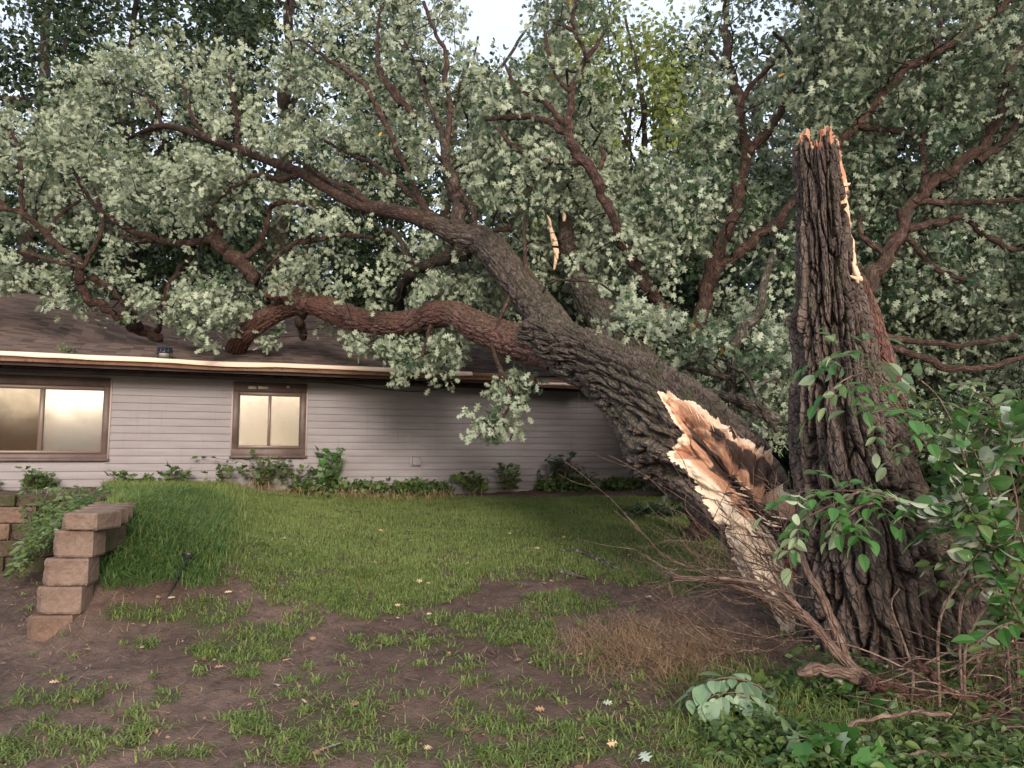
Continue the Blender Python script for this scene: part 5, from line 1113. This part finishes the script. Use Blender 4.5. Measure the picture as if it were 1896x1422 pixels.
ground_branch('fallen_branch','longer lichen-crusted dead branch lying on the lawn',[(1015,1019,7,.010),(1045,1024,7,.022),(1075,1026,7,.028),(1105,1040,7,.032),(1130,1052,7,.030),(1152,1062,7,.016)],.03,'lichen',[[(1030,1022,.006),(1000,1016,.005),(940,1022,.003)],[(1080,1028,.007),(1090,1048,.005),(1098,1060,.003)],[(1150,1060,.006),(1170,1058,.004),(1200,1062,.003)]],seed=3)
ground_branch('fallen_branch','shorter lichen-crusted dead branch with a pale end, nearer on the lawn',[(1018,1054,7,.012),(1040,1062,7,.02),(1060,1068,7,.024),(1085,1073,7,.024)],.03,'lichen',[[(1020,1055,.009),(985,1050,.008),(965,1045,.01),(975,1040,.006)],[(985,1052,.006),(955,1063,.005),(930,1070,.003)]],seed=4)
for (x,y,l,rot) in ((745,985,'dark'),(350,0,0)) if False else (): pass
# bare brush fallen in front of the torn base
def brush():
    r=np.random.default_rng(51); b=gpt(1560,1235); o=empty('bare_brush',b,'tangle of bare reddish twigs sprawling left from the broken trunk base','brush'); acc=Acc(); tw=Acc()
    main=[[(1640,1275,4.35,10),(1590,1245,4.35,10),(1545,1205,4.35,9),(1505,1155,4.35,8),(1460,1122,4.35,9),(1400,1098,4.4,8),(1345,1078,4.4,7),(1290,1072,4.4,5),(1245,1070,4.4,4)],
          [(1570,1230,4.35,9),(1548,1170,4.4,9),(1520,1100,4.4,7),(1495,1060,4.45,6),(1480,1010,4.5,4)],[(1500,1150,4.35,7),(1450,1100,4.3,5),(1400,1080,4.3,4),(1330,1070,4.3,3)]]
    nodes=[]
    for k,m in enumerate(main):
        K=limb_from(m); S=spline(K,70); S[:,3]*=.85+.35*vn(np.arange(70)*.4,k,0,3); V,F,u=tube(S,70,12); mesh_np('bough',V,F,M['brush'],o,u); nodes.append(S)
    def grow(p,d,L,rad,dep):
        n=5; K=[[*p,rad]]; q=p.copy(); dd=d.copy()
        for i in range(1,n+1):
            dd=nrm(dd+r.normal(size=3)*.20+np.array((-.02,0,.02))); q=q+dd*L/n; g=float(gz(q[0],q[1]))+.01; q[2]=max(q[2],g); K.append([*q,max(rad*(1-.75*i/n),.0014)])
        V,F,u=tube(np.array(K),9,4,False); tw.add(V,F,u); 
        if dep>0:
            for _ in range(r.integers(1,3)):
                j=r.integers(1,n); side=nrm(dd+r.normal(size=3)*.6); grow(np.array(K[j][:3]),side,L*r.uniform(.35,.7),rad*.6,dep-1)
    # fans: start px, direction end px
    F_=[((1440,1115),(1200,950)),((1420,1100),(1230,965)),((1400,1100),(1150,1070)),((1390,1095),(1010,1040)),((1400,1120),(1120,1140)),((1450,1120),(1190,985)),((1460,1090),(1275,900)),((1470,1080),(1330,930)),((1480,1060),(1405,870)),((1470,1050),(1460,860)),((1490,1100),(1240,1030)),((1380,1090),(1130,1000)),((1360,1080),(1140,1030)),((1350,1200),(1170,1040)),((1380,1190),(1100,1130)),((1500,1160),(1250,1090)),((1520,1180),(1300,1140)),((1480,1130),(1180,1060)),((1340,1240),(1100,1060)),((1440,1080),(1215,905)),((1420,1180),(1190,1150)),((1500,1000),(1480,850)),((1460,1010),(1380,900)),((1490,980),(1420,860)),((1540,1180),(1350,1190)),((1440,1120),(1160,940)),((1410,1100),(1090,1000)),((1430,1090),(1290,930)),((1300,1180),(1130,1090)),((1450,1150),(1260,1010)),((1460,1130),(1340,960))]
    for i,(a,b_) in enumerate(F_):
        for rep in range(2):
            Y=r.uniform(4.3,5.0); p0=P(a[0]+r.uniform(-20,20),a[1]+r.uniform(-15,15),Y); p1=P(b_[0]+r.uniform(-35,35),b_[1]+r.uniform(-25,25),Y+r.uniform(-.25,.35)); d=p1-p0; L=np.linalg.norm(d)*r.uniform(.65,1.05); p0[2]=max(p0[2],float(gz(p0[0],p0[1]))+.01); grow(p0,nrm(d),L,r.uniform(.0032,.0062),2)
    for i in range(55):
        p=gpt(r.uniform(1180,1480),r.uniform(1120,1250)); a=r.uniform(2.2,4.1); grow(p,nrm(np.array((math.cos(a),math.sin(a)*.5,r.uniform(.0,.5)))),r.uniform(.25,.7),r.uniform(.002,.004),1)
    tw.build('twigs',M['brush'],o)
brush()
def wood_heap():
    r=np.random.default_rng(61); L=[]
    spec=[([(1480,1243),(1560,1250),(1640,1275),(1720,1290),(1820,1310),(1900,1340)],.030,4.25,'longest weathered stem lying across the broken trunk foot'),
          ([(1600,1262),(1680,1285),(1760,1300),(1860,1345)],.035,4.2,'shredded reddish stem lying below the long weathered one'),
          ([(1530,1392),(1560,1350),(1600,1335),(1650,1325),(1700,1320),(1760,1325)],.010,3.75,'thin curved orange-brown twig arching over the ground leaves'),
          ([(1640,1400),(1720,1395),(1800,1400),(1900,1408)],.012,3.6,'thin straight twig along the bottom right edge'),
          ([(1700,1230),(1760,1280),(1830,1345),(1880,1400)],.022,4.1,'stout stick slanting down to the bottom right corner'),
          ([(1330,1210),(1400,1205),(1470,1208)],.012,4.9,'short brown stick lying behind the bare twigs')]
    for i,(pp,w,Y,lab) in enumerate(spec):
        K=[]
        for j,(a,b) in enumerate(pp):
            p=P(a,b,Y); g=float(gz(p[0],p[1])); p[2]=max(p[2],g+w*.6); K.append([*p,w*(1-.5*j/len(pp)*(i%2))])
        S=spline(np.array(K),80); S[:,:3]+=(np.stack([fbm(np.arange(80)*.15,i*5,k,7,3)-.5 for k in range(3)],-1))*w*2.2; S[:,3]*=.75+.5*vn(np.arange(80)*.4,i,0,5)
        V,F,u=tube(S,80,14); o=mesh_np('fallen_stick',V,F,M['bark_red' if i in (1,4) else ('lichen' if i==0 and False else 'brush')],None,u); tag(o,lab,'stick','sticks heaped at the foot of the broken trunk')
    # mass of dead stems at the corner
    a=Acc()
    for i in range(170):
        x=r.uniform(1700,1930); y=r.uniform(1190,1400); Y=4.2+r.uniform(-.35,.5); p=P(x,y,Y); g=float(gz(p[0],p[1])); p[2]=max(p[2],g+.02); an=r.uniform(-.9,.9)+math.pi*(r.random()<.5); L_=r.uniform(.15,.55); d=np.array((math.cos(an)*.9,r.uniform(-.3,.3),-math.sin(an)*.6*np.sign(math.cos(an)))); q=p+nrm(d)*L_; q[2]=max(q[2],float(gz(q[0],q[1]))+.01); w=r.uniform(.0015,.0055); v,f,u=tube(np.array([[*p,w],[*((p+q)/2+r.normal(size=3)*.03),w*.9],[*q,w*.4]]),8,5); a.add(v,f,u)
    tag(a.build('dead_stems',M['brush'],None),kind='stuff')
wood_heap()
# ---- green shoots in the right foreground
def shoot(name,label,paths,tm,size,step,leafm,seed,pin=0,flip=.0,w=2.6,cat='shrub',start=.1,droop=.3,jit=.5,ground=True,stemm='brush',whorl=1,group=None):
    Ks=[limb_from([(a,b,Y,max(.8,w*(1-.75*i/max(1,len(p)-1)))) for i,(a,b,Y) in enumerate(p)]) for p in paths]; b=Ks[0][0]; base=(b[0],b[1],float(gz(b[0],b[1])))
    if ground:
        K=Ks[0]; 
        if K[0][2]>base[2]+.03: Ks[0]=np.vstack([[K[0][0]+.02,K[0][1]+.03,base[2]-.02,K[0][3]*1.3],K])
    return plant(name,label,cat,base,Ks,tm,size,step,leafm,stemm,seed,group,pin,flip,droop,jit,start,whorl=whorl)
G='leafy shoots in front of the broken trunk'
WIDE=tmpl_ovate(.36)
M['leaf_upturned']=leaf_mat('upturned_shrub_leaf',(.04,.11,.03),(.10,.2,.06),(.30,.36,.26),(.55,.6,.48),.25,.45)
shoot('leafy_shoot','tall arching shoot whose green leaflets cross the middle of the broken trunk',[[(1800,1010,4.3),(1760,905,4.2),(1710,820,4.15),(1655,745,4.1),(1600,690,4.1),(1560,665,4.1),(1505,668,4.1)],[(1655,745,4.1),(1640,720,4.05),(1625,700,4.0)],[(1560,665,4.1),(1550,645,4.05),(1545,632,4.0)],[(1710,820,4.15),(1680,770,4.1),(1640,760,4.05),(1610,765,4.0)],[(1600,690,4.1),(1570,700,4.0),(1550,712,4.0)]],OVATE,.098,.06,'leaf_fresh',71,pin=2,group=G,start=.40,jit=.4)
shoot('leafy_shoot','lower shoot with dark green leaflets hanging across the foot of the broken trunk',[[(1900,1010,4.1),(1820,975,4.05),(1740,950,4.0),(1660,925,4.0),(1590,910,4.0),(1530,908,4.0),(1480,905,4.0)],[(1620,915,4.0),(1580,950,3.95),(1545,975,3.9)],[(1660,925,4.0),(1600,935,3.95),(1570,950,3.9)],[(1590,910,4),(1550,930,3.95),(1500,955,3.95),(1470,975,3.95)]],OVATE,.09,.05,'leaf_fresh',72,pin=2,group=G,start=.28,flip=.08,jit=.4)
shoot('leafy_shoot','mixed shrub with upturned pale leaves at the right edge',[[(1860,1130,4.1),(1850,1000,4.05),(1830,900,4.0),(1800,830,4.0),(1770,790,4.0)],[(1850,1000,4),(1800,950,3.95),(1770,900,3.9),(1730,850,3.9)],[(1850,1020,4),(1800,990,3.9),(1750,960,3.85),(1715,960,3.85)],[(1830,900,4.0),(1790,880,3.9),(1750,890,3.9)],[(1830,900,4.0),(1860,830,4.0),(1890,760,4.0)],[(1800,950,4),(1760,930,3.95),(1720,935,3.9)],[(1850,1040,4),(1820,1020,4),(1800,1040,3.9)]],WIDE,.10,.035,'leaf_upturned',73,flip=.8,group=G,start=.3,jit=.7,whorl=3)
shoot('leafy_shoot','dark green shrub behind the upturned pale leaves at the right edge',[[(1900,1120,4.6),(1860,950,4.6),(1790,850,4.6),(1740,790,4.6),(1715,745,4.6)],[(1860,950,4.6),(1900,860,4.6),(1930,780,4.6)],[(1790,850,4.6),(1830,790,4.6),(1850,730,4.6)],[(1900,1060,4.6),(1870,1050,4.5)]],OVATE,.095,.045,'leaf_weed',74,pin=2,group=G,start=.1,whorl=2)
shoot('leafy_shoot','leaf spray hanging at the lower right edge beside the rotten wood',[[(1930,1250,3.9),(1890,1150,3.9),(1860,1090,3.85),(1840,1070,3.8)],[(1890,1150,3.9),(1850,1160,3.85),(1810,1190,3.8)],[(1880,1100,3.9),(1900,1030,3.8),(1880,960,3.8)]],OVATE,.105,.05,'leaf_fresh',75,flip=.3,group=G,start=.2,whorl=2)
shoot('leafy_shoot','low green shoot spreading left under the pale upturned leaves',[[(1880,1180,4.15),(1860,1080,4.1),(1820,1010,4.1),(1790,960,4.05),(1760,950,4.0)],[(1860,1080,4.1),(1820,1090,4.05),(1800,1060,4.0)]],OVATE,.09,.05,'leaf_weed',76,pin=2,group=G,start=.25,whorl=1)
shoot('leafy_shoot','bright green spray in the upper part of the right edge thicket',[[(1920,950,4.4),(1890,850,4.4),(1850,790,4.35),(1800,770,4.3),(1755,775,4.3)],[(1890,850,4.4),(1900,780,4.35),(1880,720,4.3)],[(1850,790,4.35),(1830,740,4.3),(1790,720,4.3)]],WIDE,.085,.04,'leaf_fresh',78,group=G,start=.2,whorl=2,flip=.15)
LU=leaf_mat('pale_broad_leaf',(.17,.27,.15),(.30,.40,.26),(.20,.30,.18),(.34,.44,.30),.2,.5); M['broad']=LU
shoot('ground_plant','clump of large drooping pale leaves left of the trunk foot',[[(1450,1310,4.3),(1400,1268,4.25),(1345,1255,4.2),(1300,1268,4.15),(1272,1295,4.1)],[(1440,1310,4.25),(1380,1285,4.15),(1330,1285,4.1),(1300,1300,4.05)],[(1430,1320,4.2),(1400,1295,4.15),(1370,1290,4.1)]],tmpl_ovate(.3),.125,.04,'broad',171,cat='plant',group='low plants at the foot of the broken trunk',start=.15,jit=.22,droop=.75,whorl=2,w=2)
# bare curving stems
for i,(pp,lab) in enumerate((([(1740,1150),(1790,1050),(1800,930),(1780,830),(1740,740),(1700,700)],'long red stem curving up past the right side of the broken trunk'),([(1790,1190),(1850,1080),(1885,960),(1870,850),(1905,760)],'red stem bending along the right edge'),([(1780,1120),(1840,1060),(1870,990),(1860,930)],'green looping vine stem near the right edge'),([(1690,1250),(1670,1180),(1650,1120),(1665,1090)],'slender stem standing before the trunk foot'),([(1810,1200),(1800,1120),(1830,1050),(1880,1010)],'crooked red stem between the right shrubs'))):
    K=limb_from([(a,b,4.0+.05*i,2.8-1.6*j/len(pp)) for j,(a,b) in enumerate(pp)]); g=float(gz(K[0][0],K[0][1])); K=np.vstack([[K[0][0],K[0][1]+.05,g-.02,K[0][3]],K]); V,F,u=tube(K,50,8); tag(mesh_np('bramble_cane',V,F,M['brush'],None,u),lab,'bare cane','bare canes at the right edge')
# ground plants at the trunk foot
def low(px,py,h,w,n,tm,size,m_,lab,seed,flip=.2,step=.06,pin=0,name='ground_plant',whorl=1):
    p=gpt(px,py); return plant(name,lab,'plant',(p[0],p[1],p[2]),bush_stems(p[0],p[1],h,w,n,seed),tm,size,step,m_,'brush',seed+1,'low plants at the foot of the broken trunk',flip=flip,pin=pin,start=.3,whorl=whorl,jit=.35 if flip>.9 else .5,droop=.5 if flip>.9 else .3)
LP=[(1600,1330,.14,.16,6,OVATE,.12,'leaf_fresh','bright green broad-leaved sprig below the curved twig',.1),(1480,1400,.16,.25,12,OVATE,.09,'leaf_weed','leafy clump at the bottom edge left of the curved twig',.25),
    (1420,1300,.12,.2,10,MAPLE,.07,'leaf_weed','small-leaved green clump right behind the large pale leaves',.15),(1560,1425,.18,.25,10,MAPLE,.11,'leaf_fresh','mixed pale and green leaves at the bottom edge under the curved twig',.5),(1700,1400,.16,.28,9,OVATE,.08,'leaf_weed','dark leafy clump at the bottom edge beside the straight twig',.3),
    (1500,1290,.13,.2,10,OVATE,.08,'leaf_weed','green clump in front of the long weathered stem',.25),(1510,1150,.22,.15,7,OVATE,.13,'leaf_under','pale wilted leaves where the torn wood meets the ground',.8),(1650,1190,.20,.14,6,NARROW,.12,'leaf_fresh','upright pale narrow-leaved sprig before the trunk foot',.6),(1700,1180,.20,.18,8,NARROW,.07,'leaf_weed','small green sprig right of the pale narrow-leaved one',.2),
    (1640,1250,.08,.2,7,OVATE,.07,'leaf_weed','low leaves between the sticks',.3),(1780,1250,.18,.2,8,OVATE,.075,'leaf_weed','leafy clump among the dead stems, lower right',.3),(1230,1265,.03,.1,5,OVATE,.06,'leaf_weed','tiny sprig at the edge of the straw patch',.3),(1190,955,.18,.25,10,OAK,.12,'leaf','silvery oak sprigs lying under the torn trunk by the wall end',.6),(1240,960,.25,.3,14,OAK,.11,'leaf_green','dark oak sprigs crushed under the torn trunk',.2),
    (1860,1400,.14,.25,8,OVATE,.08,'leaf_weed','leaf clump in the bottom right corner',.3),(1395,1340,.07,.2,7,OVATE,.07,'leaf_weed','low leaves just right of the large pale ones',.2),(1560,1290,.08,.12,4,OVATE,.10,'leaf_fresh','few broad leaves over the long weathered stem',.2)]
M['leaf_under']=leaf_mat('pale_underside_leaf',(.16,.26,.14),(.28,.38,.24),(.26,.36,.24),(.4,.5,.36),.2,.5)
for i,q in enumerate(LP): low(*q[:9],400+i*3,flip=q[9],whorl=2)
def fore_cover():
    r=np.random.default_rng(77); n=2300; px=r.uniform(1290,1960,n); py=r.uniform(1235,1470,n); k=(py>1250+ (1420-px)*.35+ (r.random(n)-.5)*40)&((px<1640)|(py>1370)|(r.random(n)<.22)); px,py=px[k],py[k]; q=np.array([gpt(a,b) for a,b in zip(px,py)]); dn=fbm(q[:,0]*3,q[:,1]*3,0,8,3); q=q[dn>.46]; q[:,2]+=r.uniform(.01,.11,len(q)); m=3; P_=np.repeat(q,m,0)+r.normal(size=(len(q)*m,3))*.02
    V,F,A=leaves(OVATE,P_,nrm(r.normal(size=P_.shape)*np.array((1,1,.4))+np.array((0,-.2,.1))),np.array((0,-.2,1.))+r.normal(size=P_.shape)*.5,r.uniform(.02,.085,len(P_))*r.uniform(.5,1,len(P_)),r.uniform(0,.9,len(P_)))
    tag(mesh_np('ground_cover',V,F,M['leaf_weed'],attr={'var':A},smooth=False),kind='stuff')
    N=9000; x=r.uniform(.6,3.2,N); y=r.uniform(3.0,4.7,N); qx,qy,_=proj(np.stack([x,y,gz(x,y)],-1)); k=(qx>1270+(r.random(N)-.5)*80)&(qy>1240)&(fbm(x*4,y*4,0,21,3)>.45); x,y=x[k],y[k]
    V,F,A=blades(x,y,r.uniform(.05,.17,len(x)),r.uniform(.0015,.0035,len(x)),r.uniform(.4,2.2,len(x)),r.uniform(.1,1.0,len(x)),rng=r); a=Acc(); a.add(V,F,None,A); tag(a.build('rough_grass',M['grass'],None,False),kind='stuff')
fore_cover()
# ---- single fallen leaves
def single_leaf(px,py,size,mat,label,group,seed,tm=OAK):
    r=np.random.default_rng(seed); p=gpt(px,py); p[2]+=.02; d=nrm(np.array((r.normal(),r.normal(),.05))); V,F,A=leaves(tm,np.zeros((1,3)),d[None],np.array([[r.normal()*.35,r.normal()*.35-.25,1]]),np.array([size]),np.array([r.uniform(.2,.9)]))
    o=mesh_np('fallen_leaf',V,F,M[mat],attr={'var':A},smooth=False); o.location=p; return tag(o,label,'leaf',group)
LV=[(762,1003),(1127,1004),(563,960),(628,958),(1092,965),(1215,1017),(700,985),(893,952),(1010,970),(1048,998),(865,1045),(790,1082),(755,985),(1000,1018),(909,1000),(820,1002),(940,990),(690,1045),(1005,1082),(730,1125),(660,1102),(735,1150),(800,1140),(783,1080),(500,1100),(598,1052),(1018,1080),(880,935),(530,1000),(1040,1010),(1170,1030),(985,1230),(1080,1215)]
for i,(a,b) in enumerate(LV): single_leaf(a,b,.065 if b<1100 else .05,'pale_leaf','small pale tan oak leaf lying on the lawn','pale leaves scattered on the lawn',900+i)
LB=[(325,1110),(300,1150),(270,1160),(430,1100),(505,1095),(415,1240),(560,1300),(610,1390),(585,1185),(785,1395),(665,1310),(870,1360),(1145,1385),(1160,1305),(1250,1250),(540,1225),(560,1215),(395,1190),(90,1270),(10,1235),(1140,1240),(450,1130),(590,1395),(990,1320)]
for i,(a,b) in enumerate(LB): single_leaf(a,b,.06,'litter' if i%3 else 'pale_leaf','small brown oak leaf lying on the bare soil','brown leaves scattered on the bare soil',1000+i)
for i,(a,b,s,l) in enumerate(((515,1276,.075,'whitish upturned leaf on bare soil left of centre'),(1187,1402,.10,'large whitish upturned leaf in the grass at the bottom edge'),(610,1392,.10,'whitish upturned leaf in the grass at the bottom left of centre'),(1115,1306,.06,'small whitish leaf on the soil left of the large pale clump'),(660,1240,.05,'tiny whitish leaf on bare soil near the centre'),(1195,1108,.06,'whitish leaf lying under the tips of the bare twigs'),(265,1205,.05,'tiny whitish leaf by the grass tuft before the stepped blocks'))): single_leaf(a,b,s,'white_leaf',l,None,1100+i)
# black landscape lamp stake knocked over by the bank
def lamp():
    a=gpt(345,1062); b=gpt(308,1112); o=empty('path_light',gpt(325,1090),'black garden path light leaning in the litter below the grassy bank','garden light')
    bk=NT('black_stake'); bk.base((.012,.012,.014),.4,.5)
    K=np.array([[b[0],b[1],b[2]+.0,.006],[(a[0]+b[0])/2,(a[1]+b[1])/2,(a[2]+b[2])/2+.05,.009],[a[0],a[1],a[2]+.11,.009]]); V,F,u=tube(K,16,10); mesh_np('stake',V,F,bk.m,o)
    c=K[-1,:3]; d=nrm(K[-1,:3]-K[0,:3]); V,F,u=tube(np.array([[*(c-d*.01),.02],[*(c+d*.015),.045],[*(c+d*.03),.042],[*(c+d*.05),.01]]),14,16); mesh_np('lamp_head',V,F,bk.m,o)
lamp()
# twig debris on the roof
def roof_twig():
    y,p=roof_hit(128,652); a=Acc(); r=np.random.default_rng(8); o=empty('roof_sprig',p,'small mossy twig lying on the shingles above the wide window','twig')
    for dx,dy in ((-14,-2),(12,-6),(16,1),(-6,-7),(6,4)):
        y2,q=roof_hit(128+dx,652+dy); v,f,u=tube(np.array([[*(p+ZZ*.02),.008],[*((p+q)/2+ZZ*.035),.006],[*(q+ZZ*.02),.004]]),8,6); a.add(v,f,u)
    a.build('twig',M['bark'],o)
    c=np.array([roof_hit(128+r.normal()*9,651+r.normal()*2.5)[1]+ZZ*.03 for _ in range(10)]); leaf_obj('leaf_cluster',M['leaf_weed'],o,[rosettes(c,np.tile((0,-.5,1.),(len(c),1)),4,.06,rng=r)])
roof_twig()
